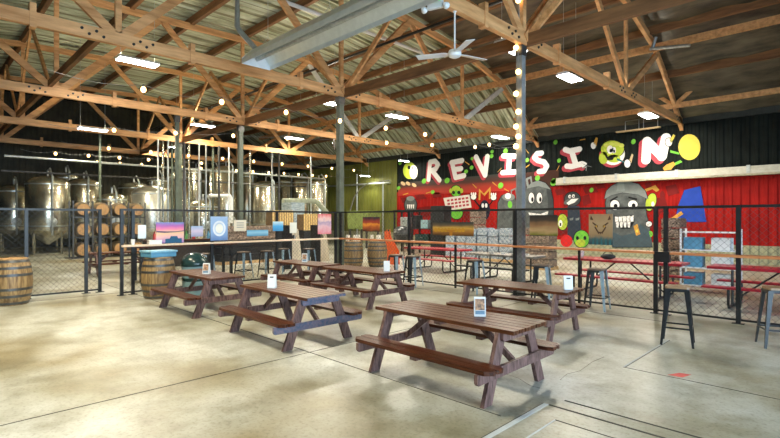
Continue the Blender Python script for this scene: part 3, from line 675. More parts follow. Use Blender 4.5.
for i, (px, w, h, lab) in enumerate(((280, 1.15, 2.25, 'left'), (308.5, .95, 2.1, 'right'))):
    crate('tall yellow slatted crate stack behind the left fence, %s one' % lab, -19.6, yon(px, -19.6), w, h, 0)
wb = thing('wrapped_pallet', 'tall pallet of boxes in bluish plastic wrap behind the slatted crates', 'pallet', (-22.5, yon(293, -22.5), 0), math.pi/2)
MB().box(-.42, .42, -.5, .5, .14, 2.75).build('wrapped_load', mat('bluish wrapped boxes', (.16, .22, .25), .2, scale=4, stretch=(1, 1, 5), col2=(.45, .52, .56)), wb, .02)
MB().box(-.5, .5, -.55, .55, 0, .14).build('pallet', CARD, wb)
lt = thing('bar_table', 'long dark bar table behind the left fence stools', 'table', (-15.4, 6.2, 0), math.pi/2)
MB().box(-1.6, 1.6, -.35, .35, 1.0, 1.06).build('tabletop', BENW, lt)
for x in (-1.4, 1.4):
    for y in (-.28, .28): MB().box(x-.04, x+.04, y-.04, y+.04, 0, 1.0).build('leg', BLK, lt)
ct = thing('counter', 'dark tap counter with small things behind the left fence', 'counter', (-19.4, 8.5, 0), math.pi/2)
MB().box(-2.2, 1.6, -.3, .3, 0, 1.0).build('counter_body', mat('dark counter wood', (.022, .014, .010), .5), ct); MB().box(-2.25, 1.65, -.36, .36, 1.0, 1.05).build('counter_top', BENW, ct)
for i in range(12):
    y = 6.6+i*.3; c = [(.5, .05, .05), (.6, .5, .3), (.1, .3, .5), (.65, .62, .5), (.1, .3, .1)][i % 5]
    t = thing('bottle', 'small coloured bottle on the dark tap counter', 'bottle', (-19.3, y, 1.052), 0, 'bottles on the tap counter')
    MB().lathe([(.06, 0), (.06, .18), (.025, .25), (.025, .32)], n=10).build('bottle_glass', mat('bottle %d' % (i % 5), c, .3), t)

# ------------------------------------------------------------------ brewery tanks
def tank(name, label, X, Y, r, zb, zt, m=STEEL, parts=True):
    t = thing(name, label, 'brewing tank', (X, Y, 0), 0, 'steel brewing tanks')
    MB().lathe([(.08, zb-.7*r), (r*.98, zb), (r, zb+.06), (r, zt-.05), (r*.96, zt), (r*.75, zt+.16*r), (r*.35, zt+.28*r), (0, zt+.32*r)], n=26).build('tank_shell', m, t)
    for a in range(4):
        c, s = math.cos(a*math.pi/2+.6), math.sin(a*math.pi/2+.6); MB().tube([(r*.85*c, r*.85*s, 0), (r*.85*c, r*.85*s, zb+.1)], .06, 8).build('leg', STEEL, t)
    for z in (zb+.25, zt-.2): MB().lathe([(r, z), (r+.02, z), (r+.02, z+.06), (r, z+.06)], n=26, caps=False).build('weld_band', GALV, t)
    MB().tube([(0, 0, zt+.3*r), (0, 0, zt+.3*r+.3), (.5*r, 0, zt+.3*r+.36), (r+.1, 0, zt+.2), (r+.1, 0, zb-.2)], .05, 8).build('pipe', GALV, t)
    MB().lathe([(.24, 0), (.24, .07), (.05, .12)], (r-.02, 0, zb+.5), 14, 'x').build('manway', GALV, t)
    return t
def tk(px, X, topy, r, zb, lab, m=STEEL):
    Y = yon(px, X); return tank('brewing_tank', lab, X, Y, r, zb, zat(topy, X, Y)-.3*r, m)
tk(112, -29.5, 193, .7, 1.2, 'small domed steel tank above the barrel rack, left one')
tk(152, -29.5, 186, 1.05, 1.1, 'broad domed steel tank behind the right end of the barrel rack', mat('bright stainless', (.75, .74, .66), .3, .8, var=.08))
tk(203, -28.5, 200, .85, 1.0, 'low domed steel tank above the blue flower painting')
tk(180, -33, 172, .8, 1.3, 'tall steel tank between the two domed ones')
tk(226, -33, 166, .95, 1.3, 'tall steel tank left of the post before the tanks')
tk(247, -34.5, 172, .8, 1.3, 'tall steel tank just right of the post before the tanks')
tk(266, -31, 181, 1.0, 1.2, 'wide steel tank third right of the post')
tk(286, -34.5, 178, .75, 1.2, 'slim steel tank above the slatted crates, left one')
tk(302, -31, 178, .75, 1.2, 'slim steel tank above the slatted crates, middle one')
tk(319, -27.8, 180, .6, 1.2, 'slim steel tank above the slatted crates, right one')
tk(134, -34.5, 182, .9, 1.2, 'steel tank far behind the barrel rack')
tk(84, -33, 178, .9, 1.2, 'steel tank at the left edge beyond the gate')
tk(48, -31, 176, 1.0, 1.2, 'second steel tank at the far left edge')
tk(14, -34, 184, .9, 1.2, 'leftmost steel tank, at the very edge')
for px, X, ty_, r, lab in ((158, -35.3, 176, .65, 'narrow steel tank behind the two domed ones'), (196, -35.5, 168, .7, 'narrow tall steel tank at the back wall, behind the blue flower painting'), (213, -35.8, 167, .7, 'narrow tall steel tank at the back wall, left of the post'), (66, -35.5, 172, .8, 'tall steel tank at the back wall beyond the left fence')):
    tk(px, X, ty_, r, 1.2, lab)
for i, (px, lab) in enumerate(((222, 'left'), (236, 'second'), (249, 'third'), (262, 'right'))):
    X = -17.4; t = thing('can_pallet', 'pallet of patterned cans behind the left fence, %s of four' % lab, 'can pallet', (X-1.2, yon(px+4, X-1.2), 0), math.pi/2, 'can pallets behind the left fence')
    MB().box(-.36, .36, -.3, .3, 0, .12).build('pallet', CARD, t)
    for k in range(5): MB().box(-.35, .35, -.29, .29, .13+k*.29, .13+k*.29+.27).build('can_layer', PATT if k > 2 else BLKS, t)
def pipe(label, pts, r, m=GALV, name='pipe_run'): return tag(MB().tube(pts, r, 10).build(name, m), label, 'pipe')
pipe('wide pale duct with a bent end before the olive wall', [(-24, yon(283, -24), zat(201, -24, yon(283, -24))), (-24, yon(314, -24), zat(201, -24, yon(314, -24))), (-24, yon(318, -24), zat(203, -24, yon(318, -24))), (-24, yon(327, -24), zat(213, -24, yon(327, -24)))], .16, mat('pale duct', (.36, .40, .30), .4))
pipe('white pipe elbow running left of the tanks above the flower painting', [(-27, yon(209, -27), 3.2), (-27, yon(230, -27), 3.25), (-27, yon(231, -27), 3.1), (-27, yon(231.5, -27), 1.6)], .1, WHTM)
pipe('long horizontal steam pipe above the tanks', [(-27.5, 3, 4.7), (-27.5, 21, 4.7)], .06, GALV)
pipe('second horizontal pipe above the tanks, lower and darker', [(-28.5, 3, 4.1), (-28.5, 20, 4.15)], .05, HOOP)
for i, px in enumerate((100, 163, 172, 189, 213, 250)):
    Y = yon(px, -27.2); pipe('upright pipe before the tanks, %s from the left' % ['first', 'second', 'third', 'fourth', 'fifth', 'sixth'][i], [(-27.2, Y, 0), (-27.2, Y, 6.3)], .06, STEEL if i % 2 else POST)
for i, (px, r, m) in enumerate(((158, .04, WHTM), (168, .05, GALV), (184, .07, HOOP), (199, .04, WHTM), (206, .05, GALV), (219, .06, HOOP), (229, .045, WHTM), (272, .05, GALV), (279, .06, HOOP), (311, .05, GALV))):
    Y = yon(px, -25.6); pipe('slim upright service pipe, number %s from the left before the tanks' % ['one', 'two', 'three', 'four', 'five', 'six', 'seven', 'eight', 'nine', 'ten'][i], [(-25.6, Y, 0), (-25.6, Y, 5.9)], r, m)
pipe('black sprinkler pipe running lengthwise under the roof', [(-36, 12, 8.15), (2, 12, 8.1)], .05, BLK)
pipe('white pipe running across under the roof towards the mural', [(-14, 2, 9.2), (-14, 16.3, 9.2)], .07, WHTM)
pipe('galvanised conduit hanging at the top right corner', [(xon(652, 20), 20, 8.3), (xon(656, 20), 20, 8.75)], .06)
pipe('galvanised conduit running to the right from the hanging one', [(xon(650, 20), 20, 8.35), (xon(690, 20), 20, 8.15)], .06)
pipe('conduit along the olive wall below the roof', [(xon(318, 24.3), 24.3, 4.55), (xon(390, 24.3), 24.3, 4.45)], .07)
for i, px in enumerate((357, 383)):
    pipe('upright conduit on the olive wall, %s one' % ('left', 'right')[i], [(xon(px, 24.4), 24.4, 0), (xon(px, 24.4), 24.4, 4.6 if i else 5.3)], .06)

# ------------------------------------------------------------------ heater, fan, lamps, strings
ht = thing('radiant_heater', 'long galvanised radiant heater trough hanging at the top centre', 'heater', (-11.7, 6.6, 6.1)); HLn = 8.8
def prof(a, b, t): return (t, a, b)
rf = MB()
P_ = [(-.42, -.04), (-.18, .24), (.18, .24), (.42, -.04)]
for (a, b), (c, d) in zip(P_, P_[1:]): rf.prism([(a, b), (c, d), (c, d+.012), (a, b+.012)], FX, 0, HLn)
rf.prism([(-.42, -.04), (-.42, -.15), (-.415, -.15), (-.415, -.04)], FX, 0, HLn); rf.prism([(.415, -.04), (.415, -.15), (.42, -.15), (.42, -.04)], FX, 0, HLn)
rf.build('reflector', mat('bright reflector metal', (.80, .84, .82), .3, .35, var=.06), ht)
MB().prism([(-.42, -.15), (-.42, 0), (-.18, .24), (.18, .24), (.42, 0), (.42, -.15)], FX, -.015, 0).build('end_cap', WHTM, ht)
MB().tube([(.05, 0, .04), (HLn, 0, .04)], .055, 12).build('burner_tube', GALV, ht)
MB().tube([(.15, .0, .2), (-.2, -.35, .75), (-.25, -.42, .9), (-.25, -.42, 4.0)], .075, 10).build('flue_pipe', GALV, ht)
for x in (.6, 3.2, 5.8, 8.3):
    MB().tube([(x, -.2, .2), (x, 0, .5), (x, .2, .2)], .008, 5).tube([(x, 0, .5), (x, 0, 4.0)], .006, 5).build('hanger_wire', GALV, ht)
fx, fy = -6.0, 7.87
fn_ = thing('ceiling_fan', 'white three blade ceiling fan hanging from the nearest truss', 'fan', (fx, fy, 5.2))
MB().tube([(0, 0, .1), (0, 0, 1.02)], .018, 10).build('down_rod', WHTM, fn_); MB().lathe([(.02, .86), (.07, .92), (.07, 1.0)], n=14).build('canopy', WHTM, fn_)
MB().lathe([(.03, .12), (.12, .09), (.14, .03), (.12, -.03), (.06, -.06), (0, -.065)], n=18).build('motor_housing', WHTM, fn_)
for a in (math.radians(208), math.radians(75), math.radians(-30)):
    c, s = math.cos(a), math.sin(a)
    f = lambda u, v, t: (u*c-v*s, u*s+v*c, .02+v*.18+t)
    MB().prism([(.12, -.03), (.22, -.085), (.78, -.10), (.8, .08), (.22, .07), (.12, .03)], f, 0, .012).build('blade', WHTM, fn_)
el = thing('emergency_light', 'white emergency light box with green indicator under the nearest truss', 'light', (-6.0, 7.25, 5.95), .3)
MB().box(-.16, .16, -.05, .05, 0, .22).build('light_box', WHTM, el, .02)
for x in (-.23, .23): MB().lathe([(.03, -.06), (.07, .03), (.06, .05)], (x, -.03, .02), 12, 'y').build('lamp_head', WHTM, el)
MB().box(-.02, .12, -.065, -.05, .12, .2).build('indicator', GLOW, el)
def lamp(label, X, Y, z, W, L=1.2, w=.5, col=(1, .91, .72), hang=True, rz=math.pi/2):
    t = thing('ceiling_lamp', label, 'ceiling lamp', (X, Y, z), rz, 'hanging fluorescent lamps')
    MB().prism([(-w/2, 0), (-w/2+.08, .09), (w/2-.08, .09), (w/2, 0)], FX, -L/2, L/2).build('housing', WHTM, t)
    MB().box(-L/2+.03, L/2-.03, -w/2+.03, w/2-.03, -.02, 0).build('diffuser', TUBE, t)
    if hang:
        for x in (-L/2+.1, L/2-.1): MB().tube([(x, 0, .09), (x, 0, max(.3, roofz(Y)-z-.1))], .006, 5).build('hanger_wire', GALV, t)
    li = D.lights.new('lamp_light', 'AREA'); li.shape = 'RECTANGLE'; li.size = L; li.size_y = w; li.energy = W; li.color = col
    lo = D.objects.new('lamp_light', li); COL.objects.link(lo); lo.parent = t; lo.location = (0, 0, -.04)
    l2 = D.lights.new('lamp_uplight', 'AREA'); l2.shape = 'RECTANGLE'; l2.size = L; l2.size_y = w*.5; l2.energy = W*(0 if Y < 3 else .2 if Y < 14 else .03); l2.color = col
    o2 = D.objects.new('lamp_uplight', l2); COL.objects.link(o2); o2.parent = t; o2.location = (0, 0, .12); o2.rotation_euler = (math.pi, 0, 0)
    return t
LW_ = 390
lamp('bright lamp at the upper left, hanging below the roof', -16.5, 5.14, 6.85, LW_)
lamp('bright lamp half hidden by the fence corner post', -16.5, 12.6, 6.85, LW_)
lamp('lamp hanging over the left red table, left of the fan', -16.5, 17.0, 6.9, LW_)
lamp('bright lamp behind the pale post near the fan', -7.5, 12.55, 6.9, LW_)
lamp('bright lamp right of the pale post below the nearest truss', -7.6, 16.7, 6.9, LW_)
lamp('lamp before the painted wall at the right', -6.6, 22.0, 6.2, LW_*.75)
lamp('lamp before the painted wall, left of the pale post', -14.4, 23.0, 6.35, LW_*.5)
lamp('lamp over the brewing tanks, right one', -25.5, 17.0, 6.9, LW_*.75, col=(1, .88, .58))
lamp('lamp over the brewing tanks, middle one', -25.5, 11.2, 6.9, LW_*.75, col=(1, .88, .58))
lamp('lamp over the barrel rack beyond the gate', -25.5, 6.0, 6.0, LW_*.7, col=(1, .88, .58))
lamp('small lamp high on the olive wall', xon(365, 23.6), 23.6, 5.0, LW_*.2, .9, .2, (1, .95, .7))
lamp('small lamp shining on the left end of the mural', xon(404, 23.5), 23.5, 5.75, LW_*.22, .9, .25)
lamp('far lamp deep over the brewing tanks', -32.5, 12, 6.6, LW_*.8, col=(1, .88, .58))
lamp('lamp above the photographer', -6.0, 1.5, 6.0, LW_*.85, col=(1, .9, .66))
lamp('lamp above the left foreground floor', -10.5, 1.2, 6.0, LW_*.9, col=(1, .86, .55))
def bulb_at(mbb, p):
    mbb.ball((p[0], p[1], p[2]-.11), .05, 10, 7, (1, 1, 1.25))
def string(label, p, q, n, sag=.12, cat='string lights', r=.006):
    t = thing('string_lights', label, cat, (0, 0, 0)); p = Vector(p); q = Vector(q); pts = []; bul = []
    for i in range(n+1):
        a = p.lerp(q, i/n)
        pts.append(a)
        if i < n:
            for f in (.25, .5, .75):
                b = p.lerp(q, (i+f)/n); b.z -= sag*4*f*(1-f); pts.append(b)
        if 0 < i < n or n < 3: bul.append(a)
    MB().tube(pts, r, 5).build('cable', WIREB, t)
    for b in bul:
        MB().lathe([(.022, -.06), (.026, .01)], tuple(b), 8).build('socket', BLK, t)
        MB().ball((b.x, b.y, b.z-.11), .062, 10, 7, (1, 1, 1.2)).build('bulb', BULB, t)
    return t
hub = Vector((-11.4, 19.5, 5.15))
string('string of bulbs nearest the camera, running below the corner post truss', (-12.7, 2.1, 5.12), hub, 9)
string('string of bulbs fanning out to the left behind the nearest string', (-20.2, 3.4, 5.15), hub, 9)
string('string of bulbs crossing before the brewing tanks', (-24, 4.5, 5.1), (-23.5, 22, 5.1), 10)
string('furthest string of bulbs deep over the brewing tanks', (-29.3, 6, 5.0), (-27, 23, 5.0), 16)
string('string of bulbs over the barrel rack in the back left', (-27, 3.5, 5.0), (-25.5, 12.5, 5.0), 7)
sp = thing('string_lights', 'string of round bulbs hanging down the pale grey post', 'string lights', (-6.06, PY, 0))
zs = [7.15, 6.02, 5.42, 4.9, 4.45, 4.1, 3.85, 3.62]
MB().tube([(.05, -.16, 7.3), (.02, -.17, 6), (.04, -.16, 5), (.02, -.16, 3.6)], .009, 5).build('cable', WIREB, sp)
for i, z in enumerate(zs): MB().ball((.03*(-1)**i, -.17, z), .065, 12, 8).build('bulb', BULB, sp)

# ------------------------------------------------------------------ the mural
mu = thing('mural', 'mural of white rounded letters, cartoon tanks and hops on the far wall', 'mural', (0, YF, 0))
def mp(px, py, Y=24.5):
    X = xon(px, Y); return (X, zat(py, X, Y))
def blob(name, pts, m, layer=1, px=True):
    P = [mp(*p) for p in pts] if px else pts
    y0 = -.034-.004*layer
    if name in ('painted_tank', 'painted_keg', 'painted_hop', 'painted_pot', 'painted_hard_hat', 'painted_glove') and px: outline(pts, .7, layer-.5)
    return MB().prism(P, FY, y0, y0+.003).build(name, m, mu)
def outline(pts, g=.6, layer=1):
    cx = sum(p[0] for p in pts)/len(pts); cy = sum(p[1] for p in pts)/len(pts); q = []
    for x, y in pts:
        l = math.hypot(x-cx, y-cy); q.append((x+(x-cx)/l*g, y+(y-cy)/l*g))
    return blob('painted_outline', q, BK, layer)
def ell(name, cx, cy, rx, ry, m, layer=1, n=22, rot=0.0):
    pts = []
    for i in range(n):
        a = 2*math.pi*i/n; u, v = rx*math.cos(a), ry*math.sin(a); pts.append((cx+u*math.cos(rot)-v*math.sin(rot), cy+u*math.sin(rot)+v*math.cos(rot)))
    return blob(name, pts, m, layer)
def strokes(name, segs, w, m, layer, dx=0.0, dz=0.0):
    mb = MB(); y0 = -.034-.004*layer; q = 0
    for seg in segs:
        P = [mp(*p) for p in seg]; P = [(a+dx, b+dz) for a, b in P]
        for (a, b), (c, d) in zip(P, P[1:]):
            L = math.hypot(c-a, d-b); ux, uz = (c-a)/L, (d-b)/L; poly = []
            for k in range(9): t = math.pi/2+math.pi*k/8; poly.append((a+w*(ux*math.cos(t)-uz*math.sin(t)), b+w*(uz*math.cos(t)+ux*math.sin(t))))
            for k in range(9): t = -math.pi/2+math.pi*k/8; poly.append((c+w*(ux*math.cos(t)-uz*math.sin(t)), d+w*(uz*math.cos(t)+ux*math.sin(t))))
            mb.prism(poly, FY, y0-.0003*q, y0+.003); q += 1
    return mb.build(name, m, mu)
WHT = paint('white', (.82, .80, .78), .03); PNK = paint('dusty red', (.42, .055, .075)); BK = paint('black', (.008, .008, .009)); GRN = paint('leaf green', (.16, .50, .05)); LIME = paint('lime', (.42, .52, .05)); GRY = paint('tank grey', (.095, .105, .105), .35); GRYL = paint('light tank grey', (.21, .23, .225)); GRYD = paint('dark tank grey', (.05, .055, .06)); ORG = paint('ochre', (.55, .28, .05)); DRD = paint('dark red', (.17, .008, .008)); GLW = paint('ember orange', (.62, .12, .03)); BLU = paint('royal blue', (.02, .06, .38)); YEL = paint('yellow', (.68, .55, .08)); TAN = paint('tan', (.55, .40, .22))
LET = {
 'R': ([[(429.5, 162), (428, 179.5)], [(429.5, 162), (434.5, 161), (437.5, 164.5), (435, 169), (429.5, 171)], [(431.5, 170.5), (439, 180)]]),
 'E': ([[(461.5, 160.5), (451, 162.5)], [(451.5, 162.5), (455, 177.5)], [(453.5, 169.5), (460.5, 168.5)], [(455, 177.5), (463.5, 175.5)]]),
 'V': ([[(475.5, 157), (484.5, 175)], [(484.5, 175), (486.8, 156.5)]]),
 'I': ([[(503, 155.8), (514.5, 156.2)], [(509, 156), (508, 171.5)], [(502, 172.6), (514.5, 171.8)]]),
 'S': ([[(541, 153), (536.5, 153.5), (534, 157.5), (537.5, 160.5), (543.5, 162), (546.3, 166), (543.5, 171), (538.5, 171.5)]]),
 'I2': ([[(564.8, 149.5), (569, 151), (579, 149)], [(571, 150.5), (575.5, 165)], [(566.5, 166), (571, 166.5), (581.5, 163.8), (584, 165)]]),
 'N': ([[(645.5, 160), (646.5, 141)], [(646.5, 141), (661.5, 156)], [(661.5, 156.5), (665.5, 137.5)]]),
}
for k, segs in LET.items():
    w = {'R': .165, 'E': .165, 'V': .165, 'I': .15, 'S': .145, 'I2': .145, 'N': .205}[k]
    strokes('painted_letter_shadow', segs, w+.02, PNK, 1, -.13 if k != 'R' else -.10, -.12)
    strokes('painted_letter', segs, w, WHT, 3)
# hop shaped letter
ell('painted_letter_shadow', 611, 156, 12.5, 11.5, PNK, 1); ell('painted_letter', 612.5, 153.5, 12, 11.5, WHT, 2)
ell('painted_hop', 612, 149, 11.5, 8.5, LIME, 3); ell('painted_hop_leaf', 603, 158, 4.5, 6, LIME, 3); ell('painted_hop_leaf', 613.5, 158.5, 6.5, 4, LIME, 3)
for a in range(4): ell('painted_hop_scale', 606+a*5, 143.5+abs(a-1.5)*1.2, 2.8, 2, paint('pale lime', (.58, .62, .12)), 4)
ell('painted_eye', 609.7, 149.5, 3.2, 4.2, WHT, 5); ell('painted_pupil', 610.5, 150.5, 1.3, 2, BK, 6); ell('painted_eye', 613.5, 150, 2.2, 3.2, WHT, 5); ell('painted_pupil', 613.8, 151, .9, 1.5, BK, 6)
blob('painted_mouth', [(604.5, 155), (609, 157.2), (615.5, 155.5), (612, 160), (607, 160.2)], BK, 5)
blob('painted_arm', [(617, 158), (624, 161.5), (624, 163), (616.5, 160)], paint('teal', (.02, .14, .16)), 4); ell('painted_glove', 627, 163.5, 3, 4, WHT, 5); blob('painted_stick', [(628, 162), (631.5, 153.5), (633, 155), (630.5, 164)], TAN, 4)
ell('painted_glove', 593, 145.5, 2.6, 3.4, WHT, 3); blob('painted_stick', [(593, 143), (595.5, 137), (597.5, 138), (596, 146)], ORG, 3)
for i, (a, b) in enumerate(((-4, -3), (-3, 3), (3, -4), (4.5, 1), (4, 5), (0, 5))): blob('painted_star_ray', [(585.5, 165), (586.6, 166), (586+a*1.3, 166+b), (585.3+a*1.3, 165.6+b)], GRYL if i % 2 else BK, 5)
# hop before the first letter
ell('painted_hop', 409, 170.5, 6.5, 8.5, LIME, 2); ell('painted_hop_leaf', 413, 172, 4, 7, paint('cream', (.75, .74, .58)), 3); ell('painted_eye', 412, 167.5, 1.6, 2.2, WHT, 4); ell('painted_pupil', 412.2, 168, .7, 1, BK, 5); ell('painted_eye', 408.5, 167.5, 1.4, 2, BK, 4)
for x, y in ((402.5, 183.5), (407.5, 183.5), (413.5, 185)): ell('painted_shoe', x, y, 2.6, 1.6, TAN, 2, rot=.6)
# scattered leaves and sticks
for x, y, r, m in ((423.5, 181, 2.2, GRN), (446.5, 180.5, 2.4, GRN), (465.5, 171.5, 1.8, GRN), (471, 167.5, 1.8, GRN), (398, 188, 1.6, GRN), (399.5, 163, 1.6, GRN), (491, 156, 1.8, GRN), (491.5, 151.5, 1.6, GRN), (505, 151, 2.2, GRN), (500, 185.5, 2.6, GRN), (526.5, 160, 1.8, GRN), (537, 178, 2.4, GRN), (553, 182.5, 3, GRN), (553, 181, 1.6, LIME), (558.5, 160.5, 1.8, GRN), (555, 142, 2, GRN), (633, 141.5, 2.2, GRN), (553, 181, 2.4, GRN), (471.5, 158.5, 1.4, GRN), (518, 144, 1.8, GRN), (432, 192, 1.8, GRN), (591, 190, 2, GRN)):
    ell('painted_leaf', x, y, r, r*1.25, m, 2, 10, rot=.5)
for x, y, a in ((526.5, 151, .9), (527, 166, -.6), (438, 164, .7), (474, 186, .8), (499, 170, -.8), (557.5, 168, -1.1), (582, 139.5, -.2), (466.5, 163, .6), (494, 184, .7), (506, 190, .5), (428, 192.5, -.3), (405, 194, -.3)):
    dx, dy = 2.8*math.cos(a), 2.8*math.sin(a); blob('painted_stick', [(x-dx, y-dy-.5), (x+dx, y+dy-.5), (x+dx, y+dy+.5), (x-dx, y-dy+.5)], ORG, 2)
# ember band under the first letters
EMB = ramp_mat('ember fade paint', [(0, (.46, .015, .008)), (.35, (.30, .02, .008)), (.6, (.06, .012, .008)), (1, (.014, .022, .02))], 3, .2)
blob('painted_ember_band', [(397.5, 196), (397.5, 183), (519, 172), (519, 190)], EMB, 0)
blob('painted_ember_band', [(520, 190), (520, 173), (558, 169.5), (558, 186)], paint('dark brown', (.05, .018, .012)), 0)
for i, (x, y, w, h) in enumerate(((405, 200, 5, 3), (420, 197, 6, 3), (436, 195, 5, 3), (472, 196, 7, 3), (560, 192, 6, 3.5), (590, 190, 8, 4), (600, 186, 5, 3), (672, 190, 7, 6), (660, 205, 8, 9), (648, 185, 4, 3), (586, 200, 5, 6), (566, 200, 4, 8), (424, 212, 10, 6), (470, 215, 8, 7), (664, 230, 10, 4), (560, 230, 8, 6))):
    blob('painted_brick', [(x-w, y-h*.6), (x+w*.5, y-h), (x+w, y+h*.5), (x-w*.6, y+h)], DRD, 0)
# cartoon tank with two eyes beside the pale post
blob('painted_tank', [(524, 230), (524, 196), (526, 187), (531, 182.5), (538, 180.5), (545, 183), (550, 189), (552.5, 200), (553.5, 230)], GRY, 2)
blob('painted_tank_shade', [(545, 183), (550, 189), (552.5, 200), (553.5, 230), (548, 230), (547.5, 200)], GRYD, 3)
blob('painted_tank_dome', [(526, 188.5), (531, 182.5), (538, 180.5), (545, 183), (550.5, 189.5), (538, 186)], GRYL, 4)
blob('painted_pipe', [(526.5, 187), (525, 180), (526, 178), (531, 176), (532.2, 184), (530.5, 184), (529.8, 178.6), (527.5, 179.6), (528.5, 186.5)], GRYL, 5)
for x in (531, 539): ell('painted_eye', x, 198, 3.3, 6, BK, 5); ell('painted_eye', x, 198, 2.8, 5.4, WHT, 6); ell('painted_pupil', x+1, 199.5, 1.2, 2.4, BK, 7)
blob('painted_smile', [(528, 212.5), (540, 214), (548, 211), (547, 214.5), (538, 216.6), (529, 215)], WHT, 5)
# grey keg with green patch
blob('painted_keg', [(496.5, 230), (497.5, 203), (501, 196), (508, 193), (514, 197), (516.5, 205), (517, 230)], GRY, 2)
ell('painted_keg_lid', 508, 197, 6.5, 3.6, GRYL, 3); ell('painted_patch', 509.5, 204.5, 2.2, 3.6, GRN, 4); ell('painted_cap', 507.5, 196, 3, 3, WHT, 4)
blob('painted_pipe', [(511, 196), (510, 190), (515.5, 187.5), (516.5, 195), (515.3, 195), (514.6, 189.4), (511.5, 191)], GRYL, 4)
# dark imp with white gloves and yellow crown
ell('painted_imp', 484, 210, 5.5, 10, paint('night blue', (.012, .014, .03)), 2)
for x in (482.3, 485.7): ell('painted_eye', x, 205.5, 1.3, 2.3, WHT, 4)
blob('painted_crown', [(478, 200), (478.5, 188.5), (483.5, 193.5), (490, 186.5), (490, 199), (488.5, 199), (488.5, 190.5), (484, 196), (480, 192), (479.8, 200)], ORG, 3)
for x, y in ((473, 197), (493, 197.5)):
    ell('painted_glove', x, y, 2.7, 2.6, WHT, 3)
    for k in range(3): ell('painted_finger', x-2+k*2, y-3.2, .8, 1.6, WHT, 3, 10)
    blob('painted_arm', [(x-.8, y+2), (x+.8, y+2), (484, 211), (483, 213)], BK, 2)
# green hop holding a paper sign
ell('painted_hop', 455.5, 191, 5, 5.5, GRN, 2); ell('painted_hop', 456, 213, 6, 6, GRN, 2)
for k in range(5): ell('painted_hop_scale', 450.5+k*2.6, 188+abs(k-2)*1.4, 1.8, 2.4, LIME, 3, 12)
for x in (453, 458.3): ell('painted_eye', x, 192.5, 1.6, 1.8, BK, 4)
blob('painted_sign', [(442.8, 198), (469, 194.5), (471, 207.5), (446, 210.5)], paint('sign cream', (.74, .68, .62)), 4)
for r in range(3):
    for c in range(6):
        x = 446.5+c*3.7+r*.4; y = 199.7+r*3.4-c*.5; blob('painted_scribble', [(x, y), (x+2.6, y-.4), (x+2.8, y+1.6), (x+.2, y+2)], PNK, 5)
# small grey creature at the left end
ell('painted_keg', 410, 205, 6, 8, GRY, 2); ell('painted_keg_lid', 410, 198.5, 4, 2.4, GRYL, 3)
for k in range(4): blob('painted_tooth', [(406.5+k*1.9, 204.5), (408+k*1.9, 204.5), (407.6+k*1.9, 208.5), (406.9+k*1.9, 208.5)], WHT, 4)
# dark pot creatures
ell('painted_pot', 572, 199, 7.8, 7, GRYD, 2); ell('painted_pot_rim', 571, 201, 8, 3, GRY, 3, rot=-.3); blob('painted_mouth', [(566, 203), (571, 199), (578, 198.5), (574, 202.5), (568, 205)], WHT, 4)
for x, y in ((569.3, 196.5), (573, 196)): ell('painted_eye', x, y, 1.4, 1.8, WHT, 4); ell('painted_pupil', x+.3, y+.3, .6, .8, BK, 5)
blob('painted_pot_body', [(567, 240), (567, 206), (579, 206), (581, 240)], paint('blue black', (.03, .04, .06)), 2)
for x in (571, 577): blob('painted_brow', [(x-2, 218.5), (x+2, 217.5), (x+1.5, 220), (x-1.5, 220.5)], GRYL, 3)
ell('painted_hop', 562, 222, 5, 8, LIME, 2); ell('painted_eye', 560, 223.5, 2, 3.6, WHT, 3); ell('painted_pupil', 560, 224.5, .8, 1.8, BK, 4)
ell('painted_hop', 581, 239, 7.5, 8.5, GRN, 3); ell('painted_hop_leaf', 580, 243, 5, 4, LIME, 4)
for x in (577, 584.5): ell('painted_eye', x, 238, 1.5, 2, BK, 5)
ell('painted_fruit', 566, 241, 6, 6, paint('scarlet', (.62, .02, .02)), 3)
# big grinning grey tank with hard hat
blob('painted_tank', [(612, 247), (611.5, 232), (606, 214), (605, 203), (607, 194), (612, 187), (618, 183.5), (627, 182), (636, 184), (642, 189), (645, 197), (645.5, 212), (650, 232), (652, 247)], GRY, 2)
blob('painted_hard_hat', [(604, 199), (606, 191), (611, 186), (617, 183), (628, 181.5), (638, 184), (645, 191), (647.5, 199), (638, 194.5), (622, 192.5), (611, 195)], GRYL, 4)
blob('painted_hat_ridge', [(616, 191.5), (617.5, 182), (623, 181), (624.5, 190.5)], paint('hat mid grey', (.27, .30, .29)), 5)
for x, y, rx, ry in ((614.5, 205, 4.6, 5), (632.5, 204.5, 4.8, 4.2)): ell('painted_eye', x, y, rx+.5, ry+.5, BK, 4); ell('painted_eye', x, y, rx, ry, WHT, 5); ell('painted_pupil', x+.8, y+1, 1.9, 2.2, BK, 6)
blob('painted_brow', [(609.5, 200), (617, 196), (617.5, 197.3), (610, 202)], BK, 6); blob('painted_brow', [(628, 196.5), (637, 198.5), (636.6, 200.2), (628, 198)], BK, 6)
blob('painted_grin', [(613.5, 215.5), (621, 217.5), (633, 214.5), (634, 222), (630, 228.5), (622, 229), (616, 226)], BK, 4)
for k in range(5):
    x = 614.5+k*3.8; blob('painted_tooth', [(x, 216.5+.3*k*(k < 2)), (x+3.5, 217-.45*k), (x+3.4, 221.6), (x+.4, 221.8)], WHT, 5)
    if k < 4: blob('painted_tooth', [(x+1, 222.2), (x+4.2, 222), (x+3.6, 227.6), (x+1.6, 227.4)], WHT, 5)
blob('painted_shirt', [(612, 247), (612.5, 232), (621, 236), (634, 233), (640, 224), (648, 230), (652, 247)], paint('slate blue', (.06, .09, .11)), 4)
blob('painted_badge', [(633, 226), (637, 224), (640, 234), (636, 236)], ORG, 6); ell('painted_badge', 636.5, 231, 1.4, 1.8, YEL, 7)
